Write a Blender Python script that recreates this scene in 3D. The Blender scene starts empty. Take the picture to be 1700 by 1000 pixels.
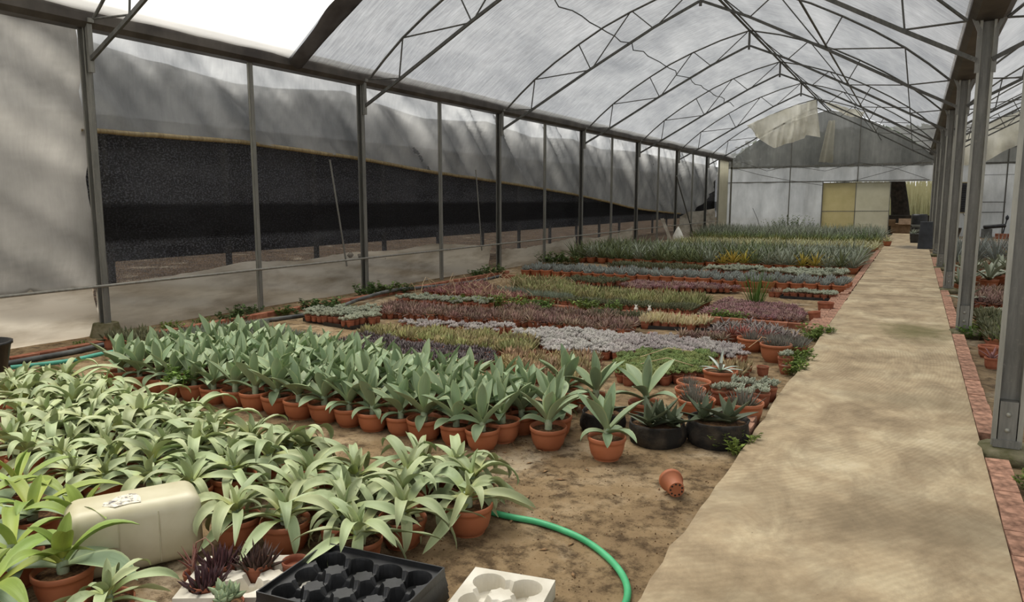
import bpy, math, random
from mathutils import Vector, Matrix, noise
rng = random.Random(11)
rad = math.radians
sc = bpy.context.scene
col = sc.collection

# ------------------------------------------------------------------ camera
cam_d = bpy.data.cameras.new('camera'); cam = bpy.data.objects.new('camera', cam_d); col.objects.link(cam)
cam.location = (0, 0, 1.62)
cam.rotation_euler = (rad(90 - 7.79), 0, rad(28.43))
cam_d.sensor_width = 36.0; cam_d.lens = 26.0; cam_d.clip_end = 400
sc.camera = cam
# ------------------------------------------------------------------ world, sun, exposure
w = bpy.data.worlds.new('overcast'); sc.world = w; w.use_nodes = True
bg = w.node_tree.nodes['Background']
bg.inputs[0].default_value = (0.965, 0.98, 1.0, 1); bg.inputs[1].default_value = 1.0
sd = bpy.data.lights.new('hazy_sun', 'SUN'); sun = bpy.data.objects.new('hazy_sun', sd); col.objects.link(sun)
sd.energy = 9.0; sd.angle = rad(50); sd.color = (1.0, 0.96, 0.88)
sun.rotation_euler = (rad(-12), rad(-16), 0)
sc.view_settings.view_transform = 'Standard'; sc.view_settings.look = 'None'
sc.view_settings.gamma = 1; sc.view_settings.use_curve_mapping = False
sc.view_settings.exposure = 0.34

# ------------------------------------------------------------------ dimensions
ZB = -0.07                       # bed floor, the path is at 0
XL, XR, XM = -8.8, 0.62, -4.1    # post rows and ridge
YE = 40.6                        # end wall
BAY = 9.4
MAINY = [5.6 + 5 * k for k in range(7)]

# ------------------------------------------------------------------ materials
def lin(c):
    if isinstance(c, str):
        c = [int(c[i:i+2], 16) / 255 for i in (0, 2, 4)]
    return tuple(((x / 12.92) if x <= .04045 else ((x + .055) / 1.055) ** 2.4) for x in c) + (1,)

class NT:
    def __init__(s, name):
        s.m = bpy.data.materials.new(name); s.m.use_nodes = True; s.t = s.m.node_tree
        s.t.nodes.clear(); s.out = s.n('ShaderNodeOutputMaterial')
    def n(s, typ, **kw):
        nd = s.t.nodes.new(typ)
        for k, v in kw.items(): setattr(nd, k, v)
        return nd
    def l(s, a, b): s.t.links.new(a, b)
    def obj(s):
        return s.n('ShaderNodeTexCoord').outputs['Object']
    def noise(s, scale, detail=4, vec=None, rough=.55, dist=0, stretch=None):
        nz = s.n('ShaderNodeTexNoise'); nz.inputs['Scale'].default_value = scale
        nz.inputs['Detail'].default_value = detail; nz.inputs['Roughness'].default_value = rough
        nz.inputs['Distortion'].default_value = dist
        v = vec or s.obj()
        if stretch:
            mp = s.n('ShaderNodeMapping'); mp.inputs['Scale'].default_value = stretch; s.l(v, mp.inputs[0]); v = mp.outputs[0]
        s.l(v, nz.inputs['Vector']); return nz.outputs['Fac']
    def ramp(s, fac, stops):
        r = s.n('ShaderNodeValToRGB'); e = r.color_ramp.elements
        while len(e) < len(stops): e.new(.5)
        for el, (p, c) in zip(e, stops):
            el.position = p; el.color = lin(c) if isinstance(c, str) else (c, c, c, 1)
        s.l(fac, r.inputs[0]); return r.outputs[0]
    def mix(s, fac, a, b, mode='MIX'):
        m = s.n('ShaderNodeMix', data_type='RGBA', blend_type=mode)
        for i, v in ((0, fac), (6, a), (7, b)):
            if isinstance(v, (int, float)): m.inputs[i].default_value = v
            elif isinstance(v, str): m.inputs[i].default_value = lin(v)
            elif isinstance(v, tuple): m.inputs[i].default_value = v
            else: s.l(v, m.inputs[i])
        return m.outputs[2]
    def math(s, op, a, b=0.0, c=None):
        m = s.n('ShaderNodeMath', operation=op)
        for i, v in enumerate((a, b, c)):
            if v is None: continue
            if isinstance(v, (int, float)): m.inputs[i].default_value = v
            else: s.l(v, m.inputs[i])
        return m.outputs[0]
    def rndval(s, colr, amt, hue=0.0):
        oi = s.n('ShaderNodeObjectInfo'); h = s.n('ShaderNodeHueSaturation')
        s.l(colr, h.inputs['Color'])
        s.l(s.math('MULTIPLY_ADD', oi.outputs['Random'], 2 * amt, 1 - amt), h.inputs['Value'])
        if hue:
            r2 = s.math('FRACT', s.math('MULTIPLY', oi.outputs['Random'], 7.31))
            s.l(s.math('MULTIPLY_ADD', r2, 2 * hue, .5 - hue), h.inputs['Hue'])
        return h.outputs[0]
    def bump(s, h, strength=.3, dist=.01):
        b = s.n('ShaderNodeBump'); b.inputs['Strength'].default_value = strength
        b.inputs['Distance'].default_value = dist; s.l(h, b.inputs['Height']); return b.outputs[0]
    def bsdf(s, colr, rough=.6, metal=0, normal=None, spec=.4):
        p = s.n('ShaderNodeBsdfPrincipled'); p.inputs['Roughness'].default_value = rough
        p.inputs['Metallic'].default_value = metal; p.inputs['Specular IOR Level'].default_value = spec
        if isinstance(colr, str): p.inputs['Base Color'].default_value = lin(colr)
        else: s.l(colr, p.inputs['Base Color'])
        if normal: s.l(normal, p.inputs['Normal'])
        return p.outputs[0]
    def done(s, sh): s.l(sh, s.out.inputs[0]); return s.m

def plain(name, c1, c2, scale=6, rough=.6, bump=0, bscale=40, rnd=.0, metal=0, spec=.4, lo=.35, hi=.65, hue=0):
    t = NT(name); c = t.ramp(t.noise(scale), [(lo, c1), (hi, c2)])
    if rnd: c = t.rndval(c, rnd, hue)
    nb = t.bump(t.noise(bscale), bump) if bump else None
    return t.done(t.bsdf(c, rough, metal, nb, spec))

def leafmat(name, mid, edge, base, rnd=.12, hue=.012, rough=.5, trans=.18, e0=.55, bpos=.35, streak=.25, spec=.3):
    """colour runs across the blade (uv.x) and from base to tip (uv.y)"""
    t = NT(name); uv = t.n('ShaderNodeUVMap'); sp = t.n('ShaderNodeSeparateXYZ'); t.l(uv.outputs[0], sp.inputs[0])
    d = t.math('ABSOLUTE', t.math('MULTIPLY_ADD', sp.outputs[0], 2.0, -1.0))
    ef = t.ramp(d, [(e0, 0.0), (1.0, 1.0)])
    c = t.mix(ef, mid, edge)
    bf = t.ramp(sp.outputs[1], [(0.0, 1.0), (bpos, 0.0)])
    c = t.mix(bf, c, base)
    if streak:
        st = t.noise(1.0, 3, vec=uv.outputs[0], stretch=(22, 2.0, 1))
        c = t.mix(streak, c, t.ramp(st, [(.3, .45), (.7, 1.0)]), 'MULTIPLY')
    c = t.rndval(c, rnd, hue)
    p = t.bsdf(c, rough, 0, None, spec)
    if trans:
        tr = t.n('ShaderNodeBsdfTranslucent'); t.l(c, tr.inputs[0])
        m = t.n('ShaderNodeMixShader'); m.inputs[0].default_value = trans; t.l(p, m.inputs[1]); t.l(tr.outputs[0], m.inputs[2]); p = m.outputs[0]
    return t.done(p)

def film(name, c1, c2, clear, transl, scale=1.2, stretch=(1, 1, 1), detail=6, lo=.3, hi=.7, tcol='ffffff', gloss=.04, fine=0, finesc=(60, 6, 60)):
    """thin plastic sheet: part clear, part milky (translucent + diffuse)"""
    t = NT(name); v = t.obj()
    c = t.ramp(t.noise(scale, detail, v, .6, 0, stretch), [(lo, c1), (hi, c2)])
    if fine: c = t.mix(fine, c, t.ramp(t.noise(1.0, 4, v, .7, 0, finesc), [(.3, .35), (.7, 1.0)]), 'MULTIPLY')
    df = t.n('ShaderNodeBsdfDiffuse'); t.l(c, df.inputs[0])
    tl = t.n('ShaderNodeBsdfTranslucent'); t.l(c, tl.inputs[0])
    m1 = t.n('ShaderNodeMixShader'); m1.inputs[0].default_value = transl; t.l(df.outputs[0], m1.inputs[1]); t.l(tl.outputs[0], m1.inputs[2])
    gl = t.n('ShaderNodeBsdfGlossy'); gl.inputs['Roughness'].default_value = .35
    m2 = t.n('ShaderNodeMixShader'); m2.inputs[0].default_value = gloss; t.l(m1.outputs[0], m2.inputs[1]); t.l(gl.outputs[0], m2.inputs[2])
    tp = t.n('ShaderNodeBsdfTransparent'); t.l(t.mix(1.0, c, tcol, 'MULTIPLY'), tp.inputs[0])
    m3 = t.n('ShaderNodeMixShader'); m3.inputs[0].default_value = clear; t.l(m2.outputs[0], m3.inputs[1]); t.l(tp.outputs[0], m3.inputs[2])
    return t.done(m3.outputs[0])

def mat_path():
    t = NT('path_concrete'); v = t.obj()
    c = t.ramp(t.noise(1.4, 10, v, .72), [(.3, '83725a'), (.46, 'b09c7d'), (.6, 'c4b393'), (.75, 'd8caad')])
    g2 = t.ramp(t.noise(11, 6, v, .75), [(.35, 0.0), (.7, 1.0)]); c = t.mix(t.math('MULTIPLY', g2, .3), c, '8d7c63')
    g = t.ramp(t.noise(3.2, 6, v, .7, .6, (1, .5, 1)), [(.42, 0.0), (.68, 1.0)])
    c = t.mix(t.math('MULTIPLY', g, .6), c, '6a5944')
    wv = t.n('ShaderNodeTexWave', wave_type='RINGS', rings_direction='Z'); wv.inputs['Scale'].default_value = 11
    wv.inputs['Distortion'].default_value = 5; wv.inputs['Detail'].default_value = 3; wv.inputs['Detail Scale'].default_value = .6
    mp = t.n('ShaderNodeMapping'); mp.inputs['Location'].default_value = (1.9, -4.6, 0); mp.inputs['Scale'].default_value = (1, .55, 1); t.l(v, mp.inputs[0]); t.l(mp.outputs[0], wv.inputs[0])
    br = t.math('MULTIPLY', wv.outputs['Fac'], t.ramp(t.noise(.9, 3, v), [(.4, 0.0), (.6, 1.0)]))
    c = t.mix(t.math('MULTIPLY', br, .22), c, '75664f')
    # cross-wise darker streaks of the far stretch
    st = t.ramp(t.noise(1.0, 5, v, .6, .4, (.7, 4.5, 1)), [(.46, 0.0), (.66, 1.0)])
    sp = t.n('ShaderNodeSeparateXYZ'); t.l(v, sp.inputs[0])
    far = t.n('ShaderNodeMapRange'); far.inputs[1].default_value = 7; far.inputs[2].default_value = 15; t.l(sp.outputs[1], far.inputs[0])
    c = t.mix(t.math('MULTIPLY', t.math('MULTIPLY', st, far.outputs[0]), .55), c, '6b5d49')
    # moss and dark stains with a shape of their own
    for (x, y, sx, sy, colr, k) in ((.1, 10.3, 1.5, .9, '5e5a33', .8), (.35, 4.1, .7, 1.6, '6f614c', .6), (-.3, 2.9, 1.2, 2.2, '6f5f48', .55), (.15, 6.7, .9, 2.0, '75674f', .5), (-.1, 29, 1.2, .5, '4a4540', .8)):
        mp = t.n('ShaderNodeMapping', vector_type='POINT'); mp.inputs['Location'].default_value = (-x * sx, -y * sy, 0); mp.inputs['Scale'].default_value = (sx, sy, 0)
        t.l(v, mp.inputs[0]); ln = t.n('ShaderNodeVectorMath', operation='LENGTH'); t.l(mp.outputs[0], ln.inputs[0])
        f = t.math('ADD', ln.outputs['Value'], t.math('MULTIPLY_ADD', t.noise(2.2, 7, v, .7), 1.6, -.8))
        c = t.mix(t.math('MULTIPLY', t.ramp(f, [(.15, 1.0), (.85, 0.0)]), k), c, colr)
    sk = t.ramp(t.noise(26, 3, v, .7), [(.69, 0.0), (.73, 1.0)]); c = t.mix(t.math('MULTIPLY', sk, .5), c, '4d4030')
    h = t.math('ADD', t.math('MULTIPLY', wv.outputs['Fac'], .5), t.noise(30, 6, v, .7))
    return t.done(t.bsdf(c, .85, 0, t.bump(h, .45, .006), .25))

def mat_dirt(name, a, b, c3, dark, k=.75):
    t = NT(name); v = t.obj()
    c = t.ramp(t.noise(1.6, 9, v, .68), [(.3, a), (.5, b), (.7, c3)])
    pale = t.ramp(t.noise(.8, 7, v, .7, .5), [(.56, 0.0), (.72, 1.0)]); c = t.mix(t.math('MULTIPLY', pale, .55), c, 'bfb5a0')
    d1 = t.ramp(t.noise(9, 8, v, .75), [(.47, 0.0), (.62, 1.0)]); c = t.mix(t.math('MULTIPLY', d1, k), c, dark)
    d2 = t.ramp(t.noise(55, 4, v, .7), [(.6, 0.0), (.66, 1.0)]); c = t.mix(t.math('MULTIPLY', d2, .6), c, dark)
    h = t.math('ADD', t.noise(14, 8, v, .75), t.math('MULTIPLY', t.noise(70, 4, v, .7), .4))
    return t.done(t.bsdf(c, .95, 0, t.bump(h, .8, .012), .15))

def mat_net():
    t = NT('black_shade_net'); v = t.obj()
    c = t.ramp(t.noise(1.0, 6, v, .6, .5, (1, .6, 2.5)), [(.3, '222122'), (.7, '454546')])
    c = t.mix(t.ramp(t.noise(1.0, 2, v, .6, 0, (1, 34, 48)), [(.48, 0.0), (.66, .75)]), c, '66676c')
    wv = t.noise(1.0, 3, v, .7, 0, (1, 60, 90))
    sp = t.n('ShaderNodeSeparateXYZ'); t.l(v, sp.inputs[0])
    band = t.ramp(t.math('MULTIPLY', sp.outputs[2], .25), [(.0, .2), (.19, .2), (.235, .16), (.25, .10), (.28, .03), (.38, .03), (.385, .13), (1.0, .13)])
    c = t.mix(t.ramp(t.math('MULTIPLY', sp.outputs[2], .25), [(.26, 0.0), (.275, .8), (.385, .8), (.40, 0.0)]), c, '1d1c1c')
    a = t.math('MULTIPLY', band, t.ramp(wv, [(.35, .3), (.65, 1.6)]))
    df = t.n('ShaderNodeBsdfDiffuse'); t.l(c, df.inputs[0])
    tp = t.n('ShaderNodeBsdfTransparent')
    m = t.n('ShaderNodeMixShader'); t.l(a, m.inputs[0]); t.l(df.outputs[0], m.inputs[1]); t.l(tp.outputs[0], m.inputs[2])
    return t.done(m.outputs[0])

def mat_steel(name, a, b, metal=.55, rough=.5):
    t = NT(name); v = t.obj()
    c = t.ramp(t.noise(3, 6, v, .7, 0, (6, 6, .7)), [(.3, a), (.7, b)])
    sk = t.ramp(t.noise(22, 4, v, .7), [(.6, 0.0), (.72, 1.0)]); c = t.mix(t.math('MULTIPLY', sk, .4), c, 'a09c90')
    return t.done(t.bsdf(c, rough, metal, None, .4))

def mat_sticker():
    t = NT('torn_paper_label'); v = t.obj()
    c = t.ramp(t.noise(34, 6, v, .7, .6), [(.36, '3a3e52'), (.43, '9a9488'), (.5, 'd9d2bf'), (.7, 'e2dccb')])
    return t.done(t.bsdf(c, .8))

TERRA = plain('terracotta_plastic', 'a3603f', 'b06d4b', 3, .55, rnd=.10, spec=.35)
TERRA_OLD = plain('weathered_terracotta', '8a5038', 'a4654a', 14, .75, rnd=.14, lo=.4, hi=.7)
SOIL = plain('potting_soil', '48311d', '82623f', 60, .95, .8, 90, lo=.4, hi=.68)
STEEL = mat_steel('galvanised_steel', '66655f', '8d8b83', .3)
STEELD = mat_steel('dark_galvanised_steel', '484844', '66645e', .25, .6)
STEELB = mat_steel('pale_steel_flange', '87867d', 'aaa89c', .4, .5)
RAIL = mat_steel('zinc_rail', '77756d', '9a978d', .3, .55)
GUTTER = plain('gutter_metal', '3c3733', '5b554e', 2, .55, rnd=0, metal=.3)
PATH = mat_path()
DIRT = mat_dirt('bed_dirt', '6f5b44', '8c7658', 'ab977a', '3f3122', .85)
DIRT_R = mat_dirt('side_bed_soil', '5f503d', '7d6a51', '938063', '33281d')
YARD = mat_dirt('yard_soil', '3a2e22', '50402f', '634f3c', '1f1811', .75)
BRICK = plain('path_brick', '6f5344', 'b88d76', 16, .9, .7, 45, rnd=.16, spec=.15)
BRICKR = plain('divider_brick', '83503c', 'a9745c', 8, .9, .4, 45, rnd=.16, spec=.15)
MOSS = plain('mossy_concrete', '4c4a2a', '77705a', 7, .95, .9, 30)
NET = mat_net()
BNET = film('dark_net_fold', '2a2522', '4a4541', .35, .25, 3)
ROOF = film('knitted_roof_film', 'b4b8bd', 'f4f6f8', .35, .12, .8, (1.6, .45, 1), lo=.25, hi=.75, fine=.6, finesc=(3, 26, 3))
ROOFB = film('bright_roof_film', 'eeeeec', 'ffffff', .40, .26, .7)
UPPER = film('side_film', '9c9e9f', 'dcdcda', .36, .5, 1.0, (1, 1.2, .8), fine=.14, finesc=(2, 30, 1.2))
NEARF = film('dusty_side_film', '807e79', 'b8b4ad', .05, .36, .8, (1, .9, .7), fine=.15, finesc=(2, 30, 2))
SKIRT = film('dusty_skirt_film', '8c7f6b', 'd0c9ba', .04, .45, 1.6, (1, .45, 2.4), lo=.28, hi=.58, gloss=.07)
ENDF = film('end_wall_film', 'a4a6a8', 'ccced0', .05, .34, .9, (1.5, 1, .7), fine=.15, finesc=(20, 1, 2))
GABLE = film('gable_film', '4d4f4e', '9c9c97', .16, .3, .6, (1, 1, .5), fine=.3, finesc=(9, 1, .8))
DRAPE = film('torn_sheet', 'd6d0bc', 'f4f0e2', .18, .8, 1.5)
ROLLM = film('rolled_film_edge', '8c7a58', 'c2b089', .05, .4, 4, (1, 8, 1))
DOORY = film('yellow_door_panel', 'b0a271', 'c3b687', .02, .32, 1.2)
DOORB = film('cream_door_panel', 'bab59c', 'd0cbb4', .02, .35, 1.2)
EPS = plain('white_polystyrene', 'c0b8a6', 'dcd6c7', 5, .7, .2, 80)
BLACKP = plain('black_plastic', '151515', '2a2a2b', 8, .38, .1, 50, spec=.5)
BLACKF = plain('black_grow_bag', '1b1814', '453c30', 9, .85, .6, 50, lo=.45, hi=.75)
HOSE = plain('green_hose', '3fa06a', '57b981', 6, .45)
TEAL = plain('teal_hose', '4a9d87', '5db29a', 6, .5)
PIPE = plain('grey_pe_pipe', '3f4140', '6b6c69', 5, .6)
CAN = plain('milky_plastic', 'b5ad8c', 'cbc4a8', 4, .42, spec=.5)
STICK = mat_sticker()
CARD = plain('cardboard', '5e4a35', '75604a', 4, .85)
GREYP = plain('dark_grey_plastic', '2c2f33', '41444a', 3, .5)
WHITEP = plain('white_plastic', 'd8d4c6', 'f0ede4', 6, .6)
CAB = plain('beige_cabinet', '9a8e6c', 'ada07c', 3, .6)
BARK = plain('tree_bark', '1f1914', '3a3027', 6, .95, .8, 18)
GRASS = leafmat('grass_green', '6f8a3c', '8aa04e', '55702c', .25, .02, .6, .25, streak=0)
REED = leafmat('reed_yellow', '857f60', 'a9a184', '5e6442', .2, .02, .7, .25, streak=0)
CROWN = leafmat('tree_leaf', '33421f', '42522a', '263216', .25, .02, .6, .2, streak=0)
WEED = leafmat('weed_leaf', '8aa44c', 'a2b660', '728a3c', .2, .02, .55, .25, streak=0)
WEEDD = leafmat('dark_weed_leaf', '6a8244', '7f9456', '566b36', .2, .02, .55, .2, streak=0)
DRY = plain('dry_stalk', 'b0926f', 'd6c29c', 20, .9)
ORANGE = plain('dead_leaf', '8a6a48', 'b08c64', 9, .9)
# plants
AG_UP = leafmat('upright_agave_leaf', '98ab85', 'bfc896', 'b0bc8a', .15, .012, .5, .14, .8, .3)
AG_DR = leafmat('arching_agave_leaf', 'aab688', 'bac394', 'c7cd7c', .18, .018, .5, .16, .6, .35)
AG_BR = leafmat('lime_agave_leaf', '8fa44c', '9fb062', 'b6c25c', .12, .015, .48, .2, .7, .5)
AG_ST = plain('agave_stem', '8b9c7c', 'b3b795', 20, .7)
GASTER = leafmat('dark_aloe_leaf', '5f6952', '7c826a', '767d5a', .15, .015, .5, .06, .85, .3)
WHAG = leafmat('silver_striped_leaf', 'd2d8cf', '7d9a80', 'a9c08e', .08, .01, .5, .15, .5, .3)
DKALOE = leafmat('maroon_aloe_leaf', '4c3433', '6b4a44', '3b3f2a', .25, .03, .5, .08, .6, .35)
PKALOE = leafmat('rosy_aloe_leaf', '8a5650', 'd2a898', 'd5cdb0', .12, .02, .5, .1, .55, .35)
S_PURP = leafmat('dusky_purple_leaf', '5a5050', '75696a', '453f3a', 0.27, 0.030, .5, .08)
S_YEL = leafmat('olive_yellow_leaf', '94905f', 'b0a878', '666a44', 0.32, 0.038, .55, .12)
S_BRN = leafmat('tan_leaf', '9b8461', 'b39b78', '75694a', 0.30, 0.030, .6, .1)
S_WHT = leafmat('powder_white_leaf', 'c3bfb8', 'd6cdc9', '9fa596', 0.16, 0.030, .6, .12)
S_LAV = leafmat('powder_lilac_leaf', 'b9b0ac', 'cdc4bf', '99968c', 0.16, 0.030, .6, .12)
S_GRN = leafmat('fresh_green_leaf', '8a9a5c', 'a2ae74', '707d48', 0.22, 0.022, .5, .2)
S_PNK = leafmat('pinkish_brown_leaf', '8a7062', 'a98d7c', '6a5c4c', 0.30, 0.030, .6, .1)
S_ROSE = leafmat('rose_leaf', '9d7366', 'b78f80', '75604c', 0.27, 0.030, .6, .1)
S_MAG = leafmat('dusky_rose_leaf', '8c6965', 'a6837b', '6b564c', 0.27, 0.030, .55, .1)
S_GREY = leafmat('grey_green_leaf', '86907c', '9aa28c', '6d7562', .18, .015, .6, .1)
S_HAW = leafmat('slate_leaf', '747066', '908b7e', '5c5c46', .18, .02, .6, .08)
S_BEI = leafmat('straw_leaf', 'd8c698', 'e8dab4', 'b09c6c', .15, .015, .7, .12)
S_RED = leafmat('red_star_leaf', '9c4f4a', 'b5726a', '8a5a48', .15, .02, .5, .12)
S_DKG = leafmat('dark_green_leaf', '5e6044', '747554', '4a4c34', .2, .02, .55, .1)
S_SIL = leafmat('pale_sedum_leaf', 'a5aa94', 'babda8', '868b6c', .15, .015, .6, .12)
S_LIL = leafmat('lilac_striped_leaf', '8c7f7a', 'bab0a6', '726c5a', .2, .025, .55, .1)
Y_GRN = leafmat('green_strap_leaf', '717d54', 'aab082', '7c8558', .16, .015, .5, .15, .55)
Y_SIL = leafmat('silvery_strap_leaf', '959c86', 'bcc0ac', '83896a', .14, .015, .5, .15, .5)
Y_YEL = leafmat('yellow_strap_leaf', 'c9b84e', 'dccb72', '9aa04a', .1, .015, .5, .2)
Y_PAL = leafmat('cream_edged_leaf', 'c9c796', 'ddd9ae', '8f9a5c', .12, .015, .55, .2)
Y_GLD = leafmat('gold_edged_leaf', '7f9062', '9caa76', 'b7a845', .14, .015, .5, .15, .6, .6)
BLUEAG = leafmat('blue_grey_leaf', '8c918a', 'a4a79e', '8f917e', .14, .012, .55, .08, .7)

# ------------------------------------------------------------------ mesh helpers
class MB:
    def __init__(s): s.v = []; s.f = []; s.sm = []; s.mi = []; s.uv = []
    def add(s, vs, fs, smooth=False, m=0, uv=None):
        o = len(s.v); s.v += [tuple(p) for p in vs]; s.f += [tuple(i + o for i in q) for q in fs]
        s.sm += [smooth] * len(fs); s.mi += [m] * len(fs); s.uv += uv if uv else [(.5, .5)] * len(vs); return s
    def box(s, c, d, M=None, m=0, taper=1.0):
        x, y, z = d[0] / 2, d[1] / 2, d[2] / 2; c = Vector(c)
        P = [Vector((a * x * (taper if e < 0 else 1), b * y * (taper if e < 0 else 1), e * z)) for e in (-1, 1) for b in (-1, 1) for a in (-1, 1)]
        if M is not None: P = [M @ p for p in P]
        return s.add([c + p for p in P], [(0, 2, 3, 1), (4, 5, 7, 6), (0, 1, 5, 4), (2, 6, 7, 3), (0, 4, 6, 2), (1, 3, 7, 5)], m=m)
    def bar(s, p, q, wd, ht, up=(0, 0, 1), m=0):
        p, q = Vector(p), Vector(q); d = (q - p).normalized(); u = Vector(up)
        a = d.cross(u)
        if a.length < 1e-4: a = d.cross(Vector((1, 0, 0)))
        a.normalize(); b = a.cross(d)
        vs = [e + a * i * wd / 2 + b * j * ht / 2 for e in (p, q) for (i, j) in ((-1, -1), (1, -1), (1, 1), (-1, 1))]
        return s.add(vs, [(3, 2, 1, 0), (4, 5, 6, 7), (0, 1, 5, 4), (1, 2, 6, 5), (2, 3, 7, 6), (3, 0, 4, 7)], m=m)
    def tube(s, pts, r, n=8, m=0, cap=True):
        pts = [Vector(p) for p in pts]; vs = []; fs = []; a = None
        for i, p in enumerate(pts):
            d = (pts[min(i + 1, len(pts) - 1)] - pts[max(i - 1, 0)]).normalized()
            if a is None:
                a = d.cross(Vector((0, 0, 1)))
                if a.length < 1e-3: a = d.cross(Vector((1, 0, 0)))
            a = (a - d * a.dot(d)).normalized(); b = d.cross(a)
            rr = r[i] if isinstance(r, (list, tuple)) else r
            vs += [p + (a * math.cos(t) + b * math.sin(t)) * rr for t in (2 * math.pi * k / n for k in range(n))]
        for i in range(len(pts) - 1):
            fs += [(i * n + k, i * n + (k + 1) % n, (i + 1) * n + (k + 1) % n, (i + 1) * n + k) for k in range(n)]
        s.add(vs, fs, True, m)
        if cap:
            s.add(vs[:n], [tuple(range(n))[::-1]], False, m); s.add(vs[-n:], [tuple(range(n))], False, m)
        return s
    def lathe(s, prof, n=20, c=(0, 0, 0), m=0, wob=None):
        vs = []; fs = []
        for i, (r, z) in enumerate(prof):
            for k in range(n):
                t = 2 * math.pi * k / n; q = wob(i, t) if wob else 1
                vs.append((c[0] + r * q * math.cos(t), c[1] + r * q * math.sin(t), c[2] + z))
        for i in range(len(prof) - 1):
            fs += [(i * n + k, i * n + (k + 1) % n, (i + 1) * n + (k + 1) % n, (i + 1) * n + k) for k in range(n)]
        s.add(vs, fs, True, m)
        if prof[0][0] > 1e-4: s.add(vs[:n], [tuple(range(n))[::-1]], False, m)
        if prof[-1][0] > 1e-4: s.add(vs[-n:], [tuple(range(n))], False, m)
        return s
    def sheet(s, fn, nu, nv, m=0):
        vs = [fn(i / nu, j / nv) for j in range(nv + 1) for i in range(nu + 1)]
        fs = [(j * (nu + 1) + i, j * (nu + 1) + i + 1, (j + 1) * (nu + 1) + i + 1, (j + 1) * (nu + 1) + i) for j in range(nv) for i in range(nu)]
        return s.add(vs, fs, True, m)
    def mesh(s, name, *mats):
        me = bpy.data.meshes.new(name); me.from_pydata(s.v, [], s.f)
        me.polygons.foreach_set('use_smooth', s.sm); me.polygons.foreach_set('material_index', s.mi)
        ul = me.uv_layers.new(name='UVMap'); li = [0] * len(me.loops); me.loops.foreach_get('vertex_index', li)
        ul.data.foreach_set('uv', [x for i in li for x in s.uv[i]])
        for mt in mats: me.materials.append(mt)
        me.update(); return me
    def obj(s, name, mat, parent=None, loc=None, **kw):
        o = bpy.data.objects.new(name, s.mesh(name, *(mat if isinstance(mat, (list, tuple)) else (mat,)))); col.objects.link(o)
        if parent: o.parent = parent
        if loc: o.location = loc
        return tag(o, **kw)

def tag(o, label=None, cat=None, group=None, kind=None):
    if label: o['label'] = label
    if cat: o['category'] = cat
    if group: o['group'] = group
    if kind: o['kind'] = kind
    return o
def thing(name, label, cat, loc=(0, 0, 0), rz=0, group=None, s=1.0):
    o = bpy.data.objects.new(name, None); col.objects.link(o); o.location = loc; o.rotation_euler = (0, 0, rz)
    o.empty_display_size = .05
    if s != 1.0: o.scale = (s, s, s)
    return tag(o, label, cat, group)
def put(name, me, parent, M=None):
    o = bpy.data.objects.new(name, me); col.objects.link(o); o.parent = parent
    if M is not None: o.matrix_basis = M
    return o
def plant(name, label, cat, group, x, y, rz, parts, s=1.0, z=ZB, tilt=0):
    r = thing(name, label, cat, (x, y, z), rz, group, s)
    if tilt: r.rotation_euler = (rng.uniform(-tilt, tilt), rng.uniform(-tilt, tilt), rz)
    for (pn, me, M) in parts: put(pn, me, r, M)
    return r
def single(name, me, label, cat, group, x, y, rz, s=1.0, z=ZB):
    o = bpy.data.objects.new(name, me); col.objects.link(o); o.location = (x, y, z); o.rotation_euler = (0, 0, rz); o.scale = (s, s, s)
    return tag(o, label, cat, group)
def nz(x, y, z=0.0): return noise.noise(Vector((x, y, z)))
T = Matrix.Translation
def RZ(a): return Matrix.Rotation(a, 4, 'Z')
def RY(a): return Matrix.Rotation(a, 4, 'Y')
def SC(k): return Matrix.Scale(k, 4)

# ================================================================== STRUCTURE
def flat(name, x0, x1, y0, y1, z, mat, thick=.25, nx=2, ny=2, amp=0, edge=0):
    b = MB()
    def fn(u, v):
        x = x0 + (x1 - x0) * u; y = y0 + (y1 - y0) * v
        if edge and u == 0: x += edge * nz(y * 1.7, 3.1) + edge * .6 * nz(y * 6, 1)
        return (x, y, z + amp * nz(x * 1.3, y * 1.3))
    b.sheet(fn, nx, ny)
    b.box(((x0 + x1) / 2 + .02, (y0 + y1) / 2, z - thick / 2 - .02), (x1 - x0 - .05, y1 - y0, thick - .0))
    return b.obj(name, mat, kind='structure')
floor = flat('floor', -9.2, -.80, -4, YE, ZB, DIRT, nx=1, ny=1)
path = flat('floor_path', -.90, .485, -3, YE + .4, 0, PATH, nx=8, ny=260, edge=.03)
flat('floor_side_bed', .44, 10.6, -4, YE, ZB, DIRT_R, nx=1, ny=1)
flat('ground_yard', -40, -9.2, -30, 80, ZB - .12, YARD, nx=1, ny=1)
flat('ground_field', -9.2, 40, YE + .4, 90, ZB - .1, plain('field_grass', '2c3417', '424d24', 2, .9, .6, 20), nx=1, ny=1)

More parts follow.
